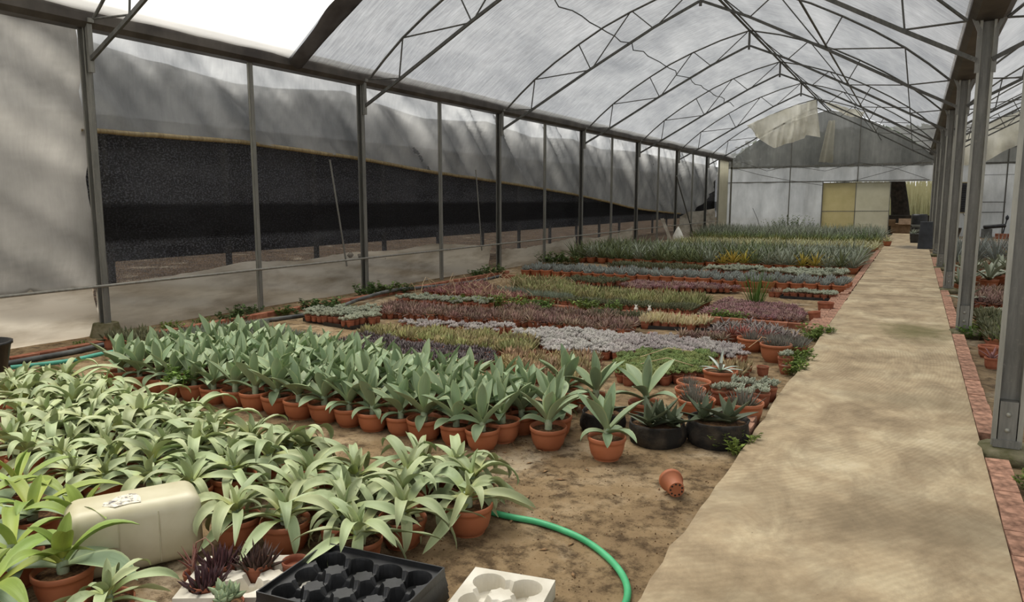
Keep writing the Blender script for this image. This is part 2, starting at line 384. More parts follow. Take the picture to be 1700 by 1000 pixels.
def roofz(d):
    P = [(0, 6.03), (.7, 5.86), (1.49, 5.60), (2.10, 5.33), (2.67, 5.05), (3.25, 4.71), (3.75, 4.38), (4.2, 4.02), (4.55, 3.76)]
    d = abs(d)
    for (a, za), (b, zb) in zip(P, P[1:]):
        if d <= b: return za + (zb - za) * (d - a) / (b - a)
    return P[-1][1]
def roof(name, xm, sgn, y0, y1, mat, off=.05, seed=0):
    n = max(4, int((y1 - y0) * 3))
    def fn(u, v):
        d = 4.55 * u; y = y0 + (y1 - y0) * v
        sag = .035 * nz(d * .8 + seed, y * .9) + .012 * nz(d * 3 + seed, y * 4)
        return (xm + sgn * d, y, roofz(d) + off + sag)
    return MB().sheet(fn, 26, n).obj(name, mat, kind='structure')
roof('ceiling_bright', XM, -1, -4, 8.75, ROOFB)
roof('ceiling', XM, -1, 8.75, YE, ROOF, seed=3)
roof('ceiling_path_slope', XM, 1, -4, YE, ROOF, seed=7)
roof('ceiling_side_bay', XM + BAY, -1, -4, YE, ROOF, seed=12)
roof('ceiling_side_bay_outer', XM + BAY, 1, -4, YE, ROOF, seed=15)

# dark net bunched along the slope where the knitted layer begins
def fold(u, v):
    d = 4.5 - 3.6 * u; wd = .15 + .20 * u + .06 * nz(u * 6, 2)
    a = (v - .5) * math.pi
    return (XM - d, 8.86 + wd * math.sin(a) + .08 * nz(u * 3, 9), roofz(d) - .06 - .10 * math.cos(a) + .03 * nz(u * 9, v * 4))
MB().sheet(fold, 40, 8).obj('net_fold', BNET, label='dark shade net bunched up along the roof slope', cat='net')

def gutter(name, xc, wd, z0, z1, mat):
    b = MB(); pr = [(-.5, z1), (-.5, z0 + .06), (-.32, z0), (.32, z0), (.5, z0 + .06), (.5, z1), (.44, z1), (.44, z0 + .08), (-.44, z0 + .08), (-.44, z1)]
    vs = [(xc + p * wd, y, z) for y in (-4, YE) for (p, z) in pr]; n = len(pr)
    b.add(vs, [(k, (k + 1) % n, n + (k + 1) % n, n + k) for k in range(n)])
    return b.obj(name, mat, kind='structure')
gutter('trim_1', XL - .02, .30, 3.63, 3.86, GUTTER)
gutter('trim_2', XR, .42, 3.72, 4.0, GUTTER)
# rolled film edge lying on the side gutter
MB().tube([(XL + .10, y, 3.89 + .015 * nz(y, 0)) for y in [-4 + .6 * k for k in range(75)]], .045, 8).obj('trim_3', NEARF, kind='structure')
# ridge: twin pipes; tie pipe under the slope over the path
MB().tube([(XM, -4, 6.0), (XM, YE, 6.0)], .028, 8).tube([(XM + .10, -4, 5.985), (XM + .10, YE, 5.985)], .02, 8).obj('trim_4', STEELD, kind='structure')
MB().tube([(-1.68, -4, 4.5), (-1.68, YE, 4.5)], .018, 8).obj('trim_5', STEELD, kind='structure')
for i, sx in enumerate((XL, XR)):
    pass

# ---- posts
ORD = 'first second third fourth fifth sixth seventh eighth ninth tenth eleventh twelfth thirteenth fourteenth fifteenth sixteenth seventeenth eighteenth nineteenth twentieth twenty-first twenty-second twenty-third twenty-fourth twenty-fifth twenty-sixth twenty-seventh'.split()
def nth(y): return ORD[max(0, int(round((35.6 - y) / 5)))]
def left_main(y):
    r = thing('steel_post', 'bracketed main steel post of the film side wall, %s from the end wall corner' % nth(y), 'post', (XL, y, ZB), 0, 'main side wall posts')
    put('channel', LM_CH, r); put('bracket', LM_BR, r)
    return r
def ch_mesh(w_, dp, h, t=.006, lip=.02):
    """open channel, mouth towards -Y"""
    b = MB()
    b.box((0, dp / 2 - t / 2, h / 2), (w_, t, h), m=0)
    for s_ in (-1, 1):
        b.box((s_ * (w_ / 2 - t / 2), 0, h / 2), (t, dp - 2 * t, h), m=1)
        b.box((s_ * (w_ / 2 + lip / 2 - t), -dp / 2 + t / 2, h / 2), (lip, t, h), m=1)
    return b
LM_CH = ch_mesh(.085, .09, 3.72, lip=.022).mesh('channel', STEELD, STEEL)
LM_BR = MB().box((.09, 0, 3.50), (.05, .06, .62)).box((.09, 0, 3.78), (.12, .07, .05)).mesh('bracket', STEEL)
LS_CH = MB().box((0, 0, 1.86), (.06, .06, 3.72)).box((.0, -.034, 1.86), (.02, .012, 3.70), m=1).mesh('channel', STEEL, STEELB)
for y in MAINY + [.6]:
    p = left_main(y)
    if y < 6:
        b = MB(); b.sheet(lambda u, v: (.19 * (1 if 0 < u < 1 else 1) * math.cos(2 * math.pi * u) * (1 - .25 * v) * (1 + .1 * nz(u * 5, v * 3)), .19 * math.sin(2 * math.pi * u) * (1 - .25 * v), .17 * v), 12, 3)
        b.add([(.145 * math.cos(t), .145 * math.sin(t), .17) for t in [2 * math.pi * k / 12 for k in range(12)]], [tuple(range(12))])
        b.obj('footing', MOSS, p)
for k in range(7):
    y = 8.1 + 5 * k
    r = thing('slim_steel_post', 'slim steel post between main side wall posts, %s from the end wall corner' % ORD[6 - k], 'post', (XL, y, ZB), 0, 'slim side wall posts')
    put('tube', LS_CH, r)
RP_CH = ch_mesh(.125, .085, 3.70, lip=.03).mesh('channel', STEEL, STEELB)
fb = MB().box((0, -.0, .17), (.10, .075, .26)).box((0, 0, .02), (.15, .11, .05)); RP_FT = fb.mesh('foot_bracket', STEEL)
RP_BT = MB().lathe([(.016, 0), (.016, .008), (.010, .014), (.001, .016)], 8).mesh('bolt', STEELB)
br = MB()
for s_ in (-1, 1):
    br.bar((s_ * .085, -.02, 3.12), (s_ * .085, -.02, 3.62), .045, .06, (0, 1, 0)); br.bar((s_ * .085, -.02, 3.60), (s_ * .15, -.02, 3.76), .045, .06, (0, 1, 0))
RP_TB = br.mesh('head_bracket', STEEL)
FT = MB()
FT.lathe([(.20, 0), (.21, .05), (.18, .075), (.10, .082), (.0001, .083)], 14, wob=lambda i, t: 1 + .14 * nz(math.cos(t) * 2, math.sin(t) * 2, i)); FTM = FT.mesh('footing', MOSS)
for y in MAINY + [.6]:
    r = thing('path_post', 'galvanised channel post on a mossy footing beside the path, %s from the doorway' % nth(y), 'post', (XR, y + .08, 0), 0, 'channel posts beside the path')
    put('channel', RP_CH, r, T((0, 0, .02))); fbk = put('foot_bracket', RP_FT, r, T((0, -.004, .02))); put('head_bracket', RP_TB, r)
    put('footing', FTM, r, T((.03, 0, -.07)))
    for zz in (.13, .235): put('bolt', RP_BT, fbk, T((0, -.038, zz - .02)) @ Matrix.Rotation(rad(90), 4, 'X'))
    # the right-hand bay's outer row
for y in MAINY:
    r = thing('far_row_post', 'channel post in the outer row of the neighbouring bay, %s from its end wall' % nth(y), 'post', (XR + BAY, y, ZB), 0, 'outer row posts of neighbouring bay')
    put('channel', RP_CH, r)

# ---- trusses
TOP = [(4.5, 3.72), (4.15, 4.03), (3.75, 4.35), (3.22, 4.70), (2.67, 5.02), (2.1, 5.32), (1.49, 5.57), (.75, 5.82), (0, 6.0)]
BOT = [(4.62, 3.26), (3.84, 3.67), (2.4, 4.46), (.95, 5.21), (.03, 5.61)]
WEB = [((4.5, 3.72), (3.84, 3.69)), ((3.84, 3.69), (3.75, 4.35)), ((3.75, 4.35), (2.42, 4.45)), ((2.38, 4.47), (2.67, 5.02)), ((2.33, 4.5), (1.49, 5.57)), ((1.45, 5.58), (.98, 5.19)), ((.90, 5.23), (.06, 5.96))]
TR = []
for s_ in (-1, 1):
    b = MB(); b.tube([(s_ * d, 0, z) for d, z in TOP], .021, 6); TR.append(('top_chord', b.mesh('top_chord', STEELD)))
    b = MB()
    for a, c in zip(BOT, BOT[1:]): b.bar((s_ * a[0], 0, a[1]), (s_ * c[0], 0, c[1]), .035, .05)
    TR.append(('bottom_chord', b.mesh('bottom_chord', STEELD)))
    for a, c in WEB: TR.append(('web_bar', MB().tube([(s_ * a[0], 0, a[1]), (s_ * c[0], 0, c[1])], .0135, 6).mesh('web_bar', STEELD)))
TR.append(('ridge_hanger', MB().box((0, 0, 5.77), (.05, .05, .50)).mesh('ridge_hanger', STEELD)))
for xm, lab, grp in ((XM, 'arched steel roof truss over beds and path, %s from the end wall', 'trusses over the beds'), (XM + BAY, 'arched steel roof truss over the neighbouring bay, %s from its end wall', 'trusses over the neighbouring bay')):
    for y in MAINY + [.6]:
        r = thing('roof_truss', lab % nth(y), 'truss', (xm, y, 0), 0, grp)
        for pn, me in TR: put(pn, me, r)

# ---- film side wall
def wallsheet(name, y0, y1, z0f, z1f, x, mat, amp=.03, ny=None, nzv=14, seed=0, diag=.8, kind='structure', **kw):
    ny = ny or max(8, int((y1 - y0) * 8))
    def fn(u, v):
        y = y0 + (y1 - y0) * u; a, b_ = z0f(y), z1f(y); z = a + (b_ - a) * v
        q = y * diag + z
        fx = amp * (1.3 * nz(q * 1.6 + seed, (z - y * .3) * .5) + .8 * nz(q * 4.5 + seed, z * .6, 5) + .35 * nz(y * 9, z * 3 + seed))
        return (min(x + fx, XL - .075), y, z)
    return MB().sheet(fn, ny, nzv).obj(name, mat, kind=kind, **kw)
def interp(P):
    def f(y):
        if y <= P[0][0]: return P[0][1]
        for (a, za), (b, zb) in zip(P, P[1:]):
            if y <= b: return za + (zb - za) * (y - a) / (b - a)
        return P[-1][1]
    return f
ROLLZ = interp([(5.5, 2.46), (8, 2.48), (10.6, 2.37), (13.1, 2.19), (15.6, 2.07), (18.1, 1.93), (20.6, 1.77), (23, 1.57), (25.6, 1.33), (28, 1.20), (30.6, 1.08), (33, .98), (35, 1.25), (36.8, 1.75), (38, 2.1)])
K = lambda c: (lambda y: c)
wallsheet('wall_left', -4, 5.62, K(.55), K(3.72), XL - .17, NEARF, .09, seed=2, nzv=40, diag=.6)
wallsheet('wall_left_upper_film', 5.62, 38.2, ROLLZ, K(3.70), XL - .2, UPPER, .12, seed=9, nzv=24, diag=.85)
wallsheet('wall_left_net', 5.68, YE, K(ZB - .1), interp([(5.5, 3.62), (6.6, 3.48), (8.1, 3.36), (9, 3.40), (10.6, 3.56), (11.4, 3.44), (13, 3.30), (14.4, 3.38), (15.6, 3.48), (18, 3.28), (20.6, 3.42), (23, 3.26), (25.6, 3.36), (40, 3.3)]), XL - .34, NET, .05, seed=4, nzv=20)
MB().tube([(XL - .14, 5.55 + .35 * k, ROLLZ(5.55 + .35 * k) + .012 * nz(k * .8, 1)) for k in range(76)], [.032 + .008 * nz(k * 1.7, 4) for k in range(76)], 8).obj('trim_6', ROLLM, kind='structure')
# skirts: beige film pieces, the last ones torn
skt = interp([(5.5, .55), (7, .60), (8.1, .68), (9.2, .60), (10.6, .66), (12, .62), (13.1, .70), (14.4, .60), (15.55, .52)])
wallsheet('wall_left_skirt_near', -4, 5.6, K(ZB), K(.62), XL - .2, SKIRT, .10, seed=21, diag=.15)
wallsheet('wall_left_skirt', 5.6, 15.5, K(ZB), lambda y: skt(y) + .015 * nz(y * 5, 0), XL - .2, SKIRT, .11, seed=22, diag=.15)
wallsheet('torn_skirt', 15.75, 20.4, K(ZB), lambda y: interp([(15.7, .42), (17, .38), (18.5, .42), (20.2, .52)])(y) + .05 * nz(y * 4, 0), XL - .02, SKIRT, .09, seed=23, kind=None, label='crumpled torn skirt of beige film beside the blue-grey agave row', cat='plastic sheet')
wallsheet('hanging_skirt', 20.7, 25.5, K(ZB), lambda y: interp([(20.7, .50), (22, .42), (24, .50), (25.5, .66)])(y), XL - .04, SKIRT, .05, seed=24, kind=None, label='pale film skirt tied low on the side wall behind the strap-leaved plants', cat='plastic sheet')
wallsheet('far_skirt', 31.5, 38.0, K(ZB), interp([(31.5, .9), (33, 1.1), (35, 1.1), (38, 1.2)]), XL - .04, SKIRT, .08, seed=25, kind=None, label='billowing film skirt near the far corner of the side wall', cat='plastic sheet')
b = MB(); b.sheet(lambda u, v: (XL + .1 + .25 * v, 28.2 + .45 * u + .5 * v, .9 - .95 * v + .03 * nz(u * 4, v * 3)), 5, 8)
b.obj('loose_film_strip', SKIRT, label='loose strip of film leaning from the side wall rail', cat='plastic sheet')
b = MB(); b.lathe([(.22, 0), (.24, .1), (.20, .3), (.10, .52), (.02, .66)], 12, wob=lambda i, t: 1 + .25 * nz(math.cos(t) * 2, math.sin(t) * 2, i))
b.obj('white_sack', WHITEP, loc=(-8.1, 28.6, ZB), label='white plastic sack standing at the side wall', cat='sack')
# rail in front of the posts
b = MB()
b.tube([(XL + .08, y, .57 + .01 * nz(y, 3)) for y in [-4 + 1.0 * k for k in range(43)]], .019, 6); b.obj('trim_7', RAIL, kind='structure')
# loose stays leaning behind the posts
for y0, y1 in ((9.8, 10.15), (14.6, 14.85)):
    MB().tube([(XL - .04, y0, 2.3), (XL - .04, y1, .45)], .016, 6).obj('side_stay', STEEL, label='thin steel stay leaning against the net beside a main post', cat='pole', group='thin stays along the net')
MB().bar((XL + .05, 30.4, 2.6), (XL + .05, 33.2, .2), .04, .04).obj('diagonal_brace', STEELD, label='dark diagonal brace between the last side wall posts', cat='brace')
# corner panel
wallsheet('wall_left_corner', 38.2, YE, K(ZB), K(3.7), XL - .07, DOORB, .02, seed=31)
# second net wall of the neighbouring plot, seen through the net
yf = thing('yard_fence', 'dark net fence on steel posts out in the yard beyond the side wall', 'fence', (-12.6, 20, ZB - .12))
YP = MB().box((0, 0, 1.6), (.09, .09, 3.2)).mesh('post', STEELD)
for k in range(16): put('post', YP, yf, T((0, -17 + 2.6 * k, 0)))
put('net', MB().sheet(lambda u, v: (-.1, -26 + 60 * u, .7 + 2.6 * v), 4, 2).mesh('net', plain('old_net', '1b1b1f', '2c2d32', 2, .9)), yf)

# ---- bricks (children of the floor or path)
BR = []
for k in range(4):
    b = MB(); r_ = random.Random(k)
    P = [Vector((sx * .143 + r_.uniform(-.004, .004), sy * .060 + r_.uniform(-.004, .004), sz * .04 + r_.uniform(-.003, .003))) for sz in (-1, 1) for sy in (-1, 1) for sx in (-1, 1)]
    b.add(P, [(0, 2, 3, 1), (4, 5, 7, 6), (0, 1, 5, 4), (2, 6, 7, 3), (0, 4, 6, 2), (1, 3, 7, 5)]); BR.append((b.mesh('brick', BRICK), b.mesh('brick', BRICKR)))
def brick(x, y, z, rz, parent, red=0, s=1.0):
    o = put('brick', rng.choice(BR)[red], parent, T((x, y, z)) @ RZ(rz + rng.uniform(-.02, .02)) @ SC(s)); return o
y = 2.3
while y < 24:
    if min(abs(y - (m + .08)) for m in MAINY) > .26: brick(.552, y, -.034 + rng.uniform(-.004, .004), rad(90), path)
    y += .293
y = 9.95
while y < 13.8: brick(-.96, y, -.038, rad(90), path); brick(-1.085, y + .1, -.04, rad(90), path); y += .293
y = 14.4
while y < 27: brick(-.97, y, -.03, rad(90), path); y += .30
for yy in (10.32, 14.06):
    x = -1.25
    while x > -7.9: brick(x, yy + .02 * nz(x, yy), ZB + .03, 0, floor, 1); x -= .293
y = 3.4
while y < 15: brick(-8.22 + .05 * nz(y, 5), y, ZB + .025, rad(90), floor, 1); y += .293
for (x, y) in ((-.98, 5.25), (-1.0, 5.56), (-.99, 13.95)): brick(x, y, ZB + .05, rad(90), floor)

# ---- end wall
def panel(x0, x1, z0, z1, y, mat, amp, seed=0, n=10):
    def fn(u, v):
        x = x0 + (x1 - x0) * u; z = z0 + (z1 - z0) * v
        return (x, y + amp * (nz(x * 2.5 + seed, z * .7) + .5 * nz(x * 7 + seed, z)), z)
    return MB().sheet(fn, max(6, int((x1 - x0) * n)), 12)
we = bpy.data.objects.new('wall_back', None); col.objects.link(we); we['kind'] = 'structure'
panel(-9.1, -4.15, ZB, 2.55, YE, ENDF, .03, 1).obj('panel', ENDF, we)
panel(-9.1, .62, 2.5, 3.3, YE, ENDF, .03, 5).obj('panel', ENDF, we)
for x0, x1, sd_ in ((-8.9, -5.75, 1), (-5.75, -2.6, 2), (-2.6, .6, 3)):
    def gf(u, v, x0=x0, x1=x1, sd_=sd_):
        x = x0 + (x1 - x0) * u; zt = roofz(x - XM) + .03
        return (x, YE + .06 * (nz(x * 3 + sd_, v * 1.5) + .5 * nz(x * 8, v * 2 + sd_)), 3.25 + (zt - 3.25) * v)
    MB().sheet(gf, 24, 12).obj('gable_film', GABLE, we)
for p, q, r_ in (((-8.75, YE - .06, 3.28), (.5, YE - .06, 3.36), .05), ((-8.75, YE - .06, 2.52), (.5, YE - .06, 2.56), .03), ((-5.75, YE - .06, ZB), (-5.75, YE - .06, 5.6), .03), ((-2.6, YE - .06, 2.5), (-2.6, YE - .06, 5.7), .03), ((-8.7, YE - .06, ZB), (-8.7, YE - .06, 3.7), .05), ((-4.17, YE - .07, ZB), (-4.17, YE - .07, 2.5), .025)):
    MB().bar(p, q, r_ * 1.4, r_ * 1.6).obj('frame_bar', STEEL, we)
for P in ([(-8.6, 3.3), (-7.2, 2.9), (-5.75, 2.6), (-4.2, 2.35), (-2.6, 2.6), (-1.2, 3.0), (.3, 3.5)], [(-8.2, 3.6), (-6.9, 3.1), (-5.75, 3.35), (-4.1, 3.05), (-2.6, 3.45), (-.9, 3.1), (.4, 2.6)]):
    MB().tube([(x, YE - .14, z) for x, z in P], .012, 6).obj('brace_cable', STEELD, we)
dr = bpy.data.objects.new('door_1', None); col.objects.link(dr); dr['kind'] = 'structure'
panel(-4.15, -2.63, .02, 2.46, YE - .16, DOORY, .012, 3).obj('door_panel', DOORY, dr)
panel(-2.63, -1.12, .02, 2.46, YE - .16, DOORB, .012, 4).obj('door_panel', DOORB, dr)
for p, q in (((-4.15, 1.05), (-1.12, 1.08)), ((-4.15, 2.46), (-1.12, 2.46)), ((-2.63, .02), (-2.63, 2.46)), ((-1.12, .02), (-1.12, 2.46)), ((-4.15, .02), (-4.15, 2.46)), ((-4.15, .03), (-1.12, .03))):
    MB().bar((p[0], YE - .20, p[1]), (q[0], YE - .20, q[1]), .035, .035).obj('door_frame', STEEL, dr)
# neighbouring bay end wall
wr = bpy.data.objects.new('wall_back_side_bay', None); col.objects.link(wr); wr['kind'] = 'structure'
panel(.72, 10, ZB, 3.3, YE, ENDF, .02, 8, 4).obj('panel', ENDF, wr)
def gf2(u, v):
    x = .75 + 9 * u; zt = roofz(x - XM - BAY) + .03
    return (x, YE + .04 * nz(x * 3, v * 1.5), 3.25 + (zt - 3.25) * v)
MB().sheet(gf2, 40, 12).obj('gable_film', GABLE, wr)
for p, q, r_ in (((.7, 3.28), (10, 3.32), .06), ((3.55, ZB), (3.55, 5.6), .04), ((2.7, 1.52), (3.6, 1.52), .025), ((2.7, 1.05), (3.6, 1.07), .025), ((2.3, 2.75), (10, 2.8), .015), ((3.6, 4.0), (6, 4.0), .04)):
    MB().bar((p[0], YE - .06, p[1]), (q[0], YE - .06, q[1]), r_ * 1.3, r_ * 1.3).obj('frame_bar', STEELD, wr)
MB().sheet(lambda u, v: (10.35, -4 + (YE + 4) * u, ZB + 3.8 * v), 20, 4).obj('wall_right', UPPER, kind='structure')

# ---- torn sheets hanging under the roof
def drape(name, top, bot, lab, y, seed, amp=.16, nu=70, nv=20):
    ft = [interp([(t, p[i]) for t, p in top]) for i in (0, 1)]; fb_ = [interp([(t, p[i]) for t, p in bot]) for i in (0, 1)]
    def fn(u, v):
        x = ft[0](u) + (fb_[0](u) - ft[0](u)) * v; z = ft[1](u) + (fb_[1](u) - ft[1](u)) * v
        return (x + .03 * nz(u * 9, v * 2 + seed), y + amp * (.3 + v) * (2.2 * nz(u * 6 + seed, v * .8) + 1.2 * nz(u * 14, v * 1.2 + seed) + .4 * nz(u * 30, v * 2)), z + .05 * nz(u * 7, v * 3 + seed))
    MB().sheet(fn, nu, nv).obj(name, DRAPE, label=lab, cat='plastic sheet')
drape('hanging_sheet', [(0, (-7.0, 4.98)), (.3, (-6.0, 5.4)), (.6, (-5.0, 5.72)), (1, (-4.1, 5.96))], [(0, (-6.75, 4.80)), (.12, (-6.55, 4.45)), (.38, (-5.8, 3.92)), (.62, (-5.1, 4.18)), (.78, (-4.5, 4.26)), (.86, (-4.42, 4.45)), (1, (-3.85, 4.32))], 'torn cream plastic sheet hanging from the ridge before the gable', 35.4, 3)
drape('ridge_scrap', [(0, (-3.9, 5.95)), (1, (-2.2, 5.35))], [(0, (-3.7, 5.75)), (.5, (-2.9, 5.25)), (1, (-2.3, 5.1))], 'small cream scrap of film caught under the path side roof', 35.9, 6, .05)
drape('gable_rag', [(0, (-4.05, 5.5)), (1, (-3.75, 5.5))], [(0, (-4.4, 3.5)), (1, (-3.75, 3.45))], 'narrow pale rag of film hanging down the gable', 40.3, 8, .05, 8)
drape('sagging_sheet', [(0, (.95, 3.92)), (.5, (2.8, 4.95)), (1, (5.0, 5.85))], [(0, (1.0, 3.2)), (.2, (1.8, 3.05)), (.35, (2.4, 3.2)), (.6, (3.6, 3.9)), (1, (5.4, 5.0))], 'pale film sheet sagging under the roof of the neighbouring bay', 37.5, 11)

# cables over the roof film
def cable(P, r, lab, dz=.0):
    MB().tube([(x, y, roofz(x - XM) + dz) for x, y in P], r, 6).obj('roof_cable', PIPE, label=lab, cat='cable')
cable([(-6.2 + .14 * nz(k * .9, 2) - .006 * k, 10.5 + .5 * k) for k in range(40)], .013, 'dark wavy cable lying along the roof film of the bed bay', .015)

# ================================================================== PLANT MODELS
def prof_agave(s):
    return (.40 + .60 * math.sin(min(1, s / .55) * math.pi / 2) ** 1.5) if s < .55 else max(.015, math.cos((s - .55) / .45 * math.pi / 2) ** .85)
def prof_strap(s):
    return (.5 + .5 * math.sin(min(1, s / .45) * math.pi / 2)) if s < .5 else max(.015, math.cos((s - .5) / .5 * math.pi / 2) ** .7)
def prof_aloe(s): return max(.02, (1 - s) ** .8) * (1 if s > .1 else .9)
def leaf_mesh(L, W, a0, bend, bp, prof, chan, th, mat, ns=9, twist=0.0, wav=0.0, ph=0.0, side=0.0):
    b = MB(); x = z = yy = 0.0; vs = []; uv = []
    for i in range(ns + 1):
        s_ = i / ns; a = rad(a0 + bend * s_ ** bp)
        if i: x += math.sin(a) * L / ns; z += math.cos(a) * L / ns; yy += side * s_ * L / ns
        d = Vector((math.sin(a), 0, math.cos(a))); n = Vector((-math.cos(a), 0, math.sin(a))); t = Vector((0, 1, 0))
        if twist:
            q = Matrix.Rotation(twist * s_, 3, d); n = q @ n; t = q @ t
        wd = W * prof(s_); p = Vector((x, yy, z))
        for u in (-1, -.5, 0, .5, 1):
            e = wav * math.sin(s_ * 11 + ph + (1.5 if u > 0 else 0)) * abs(u) * wd
            vs.append(p + t * (u * wd) + n * (chan * wd * abs(u) ** 1.4 + e)); uv.append((.5 + u / 2, s_))
        vs.append(p - n * th * (1 - .85 * s_)); uv.append((.5, s_))
    fs = []
    for i in range(ns):
        for k in range(6):
            k2 = (k + 1) % 6; fs.append((i * 6 + k, i * 6 + k2, (i + 1) * 6 + k2, (i + 1) * 6 + k))
    b.add(vs, fs, True, 0, uv); me = b.mesh('leaf', mat)
    at = me.attributes.new('sharp_edge', 'BOOLEAN', 'EDGE')
    at.data.foreach_set('value', [(e.vertices[0] % 6 == e.vertices[1] % 6) and (e.vertices[0] % 6 in (0, 4)) for e in me.edges])
    return me
def potmesh(R, h, mat, n=22, base=.66, rimh=.028, soil=.022):
    """bowl pot with a rim band, foot ring, inner wall"""
    pr = [(R * base, 0), (R * base, .008), (R * base * 1.0 + .003, .010), (R * (base + .15), h * .22), (R * .90, h * .5), (R * .935, h * .7), (R * .94, h - rimh), (R * .985, h - rimh + .002), (R, h - rimh + .008), (R, h - .003), (R * .98, h), (R * .93, h), (R * .90, h - .02), (R * .87, h - soil - .02)]
    return MB().lathe(pr, n).mesh('pot', mat)
def soilmesh(R, n=14):
    b = MB(); vs = [(0, 0, .006)]; 
    for rr, zz in ((.55, .004), (1, 0)):
        vs += [(R * rr * math.cos(2 * math.pi * k / n), R * rr * math.sin(2 * math.pi * k / n), zz + .003 * nz(k * 1.3, rr * 9)) for k in range(n)]
    fs = [(0, 1 + k, 1 + (k + 1) % n) for k in range(n)] + [(1 + k, 1 + n + k, 1 + n + (k + 1) % n, 1 + (k + 1) % n) for k in range(n)]
    return b.add(vs, fs, True).mesh('soil', SOIL)
POT = potmesh(.121, .145, TERRA); SOILM = soilmesh(.110)
U_IN = [leaf_mesh(L, W, a, bd, 1.3, prof_agave, .55, .010, AG_UP, twist=tw) for L, W, a, bd, tw in ((.28, .036, 10, 8, .1), (.30, .040, 20, 8, -.1), (.27, .040, 27, 12, .15))]
U_MD = [leaf_mesh(L, W, a, bd, 1.5, prof_agave, .42, .011, AG_UP, twist=tw) for L, W, a, bd, tw in ((.31, .045, 38, 14, .15), (.32, .047, 46, 20, -.2), (.29, .047, 52, 26, .25), (.32, .043, 42, 8, -.15))]
U_OUT = [leaf_mesh(L, W, a, bd, 1.6, prof_agave, .35, .010, AG_UP, twist=tw, wav=.05) for L, W, a, bd, tw in ((.28, .043, 58, 45, .3), (.25, .042, 64, 65, -.3), (.30, .040, 56, 55, .2), (.21, .036, 66, 95, -.15))]
U_BUD = leaf_mesh(.24, .013, 2, 3, 1, prof_aloe, .9, .010, AG_UP)
STEM = MB().lathe([(.026, 0), (.023, .02), (.025, .04), (.022, .06), (.019, .09)], 10).mesh('stem', AG_ST)
def upright(seed):
    r = random.Random(seed); P = [('pot', POT, None), ('soil', SOILM, T((0, 0, .118))), ('stem', STEM, T((0, 0, .118)))]
    az = r.uniform(0, 6.28); k = 0
    for lib, n, z, sc_ in ((U_OUT, r.randint(2, 4), .150, 1), (U_MD, r.randint(4, 5), .170, 1), (U_IN, r.randint(2, 3), .19, 1)):
        for i in range(n):
            az += 2.39996; k += 1
            P.append(('leaf', r.choice(lib), T((0, 0, z + .004 * i)) @ RZ(az + r.uniform(-.2, .2)) @ RY(rad(r.uniform(-5, 6))) @ SC(r.uniform(.86, 1.1) * sc_)))
    P.append(('leaf', U_BUD, T((0, 0, .20)) @ RZ(az) @ RY(rad(r.uniform(-4, 4)))))
    return P
UP = [upright(s) for s in range(8)]
D_IN = [leaf_mesh(L, W, a, bd, 1.2, prof_strap, .5, .006, AG_DR, twist=tw, wav=.08, ph=tw * 9) for L, W, a, bd, tw in ((.17, .021, 12, 30, .4), (.22, .023, 24, 85, -.5), (.18, .024, 30, 50, .7), (.15, .022, 8, 12, -.3))]
D_MD = [leaf_mesh(L, W, a, bd, bp, prof_strap, .42, .005, AG_DR, ns=12, twist=tw, wav=.18, ph=tw * 7, side=sd_) for L, W, a, bd, bp, tw, sd_ in ((.33, .026, 44, 100, 1.5, .6, .3), (.37, .027, 50, 105, 1.2, -.8, -.35), (.36, .025, 58, 80, 1.0, 1.0, .35), (.31, .029, 38, 150, 1.6, -.5, .1), (.40, .025, 60, 70, 1.8, .4, -.3), (.30, .028, 48, 160, 1.3, .3, .2), (.34, .027, 34, 120, 2.2, -.3, -.1))]
D_OUT = [leaf_mesh(L, W, a, bd, bp, prof_strap, .34, .005, AG_DR, ns=12, twist=tw, wav=.24, ph=tw * 5, side=sd_) for L, W, a, bd, bp, tw, sd_ in ((.33, .028, 70, 75, 1.3, .8, .4), (.36, .029, 76, 50, 1.0, -1.0, -.4), (.30, .028, 64, 110, 1.5, .5, .25), (.38, .026, 78, 42, 1.4, -.6, .2), (.28, .029, 68, 120, 1.2, .4, -.2))]
def droop(seed, libs=None, sc_=1.0, cnt=(5, 7, 3)):
    r = random.Random(seed + 100); libs = libs or (D_OUT, D_MD, D_IN)
    P = [('pot', POT, None), ('soil', SOILM, T((0, 0, .118))), ('stem', STEM, T((0, 0, .105)))]
    az = r.uniform(0, 6.28)
    for lib, n, z in ((libs[0], cnt[0], .140), (libs[1], cnt[1], .152), (libs[2], cnt[2], .165)):
        for i in range(n + r.randint(-1, 1)):
            az += 2.39996
            P.append(('leaf', r.choice(lib), T((0, 0, z + .003 * i)) @ RZ(az + r.uniform(-.35, .35)) @ RY(rad(r.uniform(-10, 8))) @ SC(r.uniform(.8, 1.18) * sc_)))
    return P
DR = [droop(s) for s in range(9)]
B_IN = [leaf_mesh(L, W, a, bd, 1.4, prof_strap, .5, .007, AG_BR, twist=tw) for L, W, a, bd, tw in ((.20, .030, 10, 25, .2), (.24, .034, 20, 45, -.2))]
B_MD = [leaf_mesh(L, W, a, bd, 1.5, prof_agave, .4, .007, AG_BR, ns=11, twist=tw, wav=.06) for L, W, a, bd, tw in ((.38, .034, 48, 75, .3), (.33, .038, 40, 80, -.2), (.40, .032, 56, 60, .1))]
B_OUT = [leaf_mesh(L, W, a, bd, 1.2, prof_agave, .3, .007, AG_UP, ns=11, twist=tw, wav=.06) for L, W, a, bd, tw in ((.32, .052, 60, 60, .2), (.34, .050, 66, 50, -.3), (.30, .055, 58, 75, .1))]
BRT = [droop(s + 50, (B_OUT, B_MD, B_IN), 1.0, (4, 4, 2)) for s in range(4)]

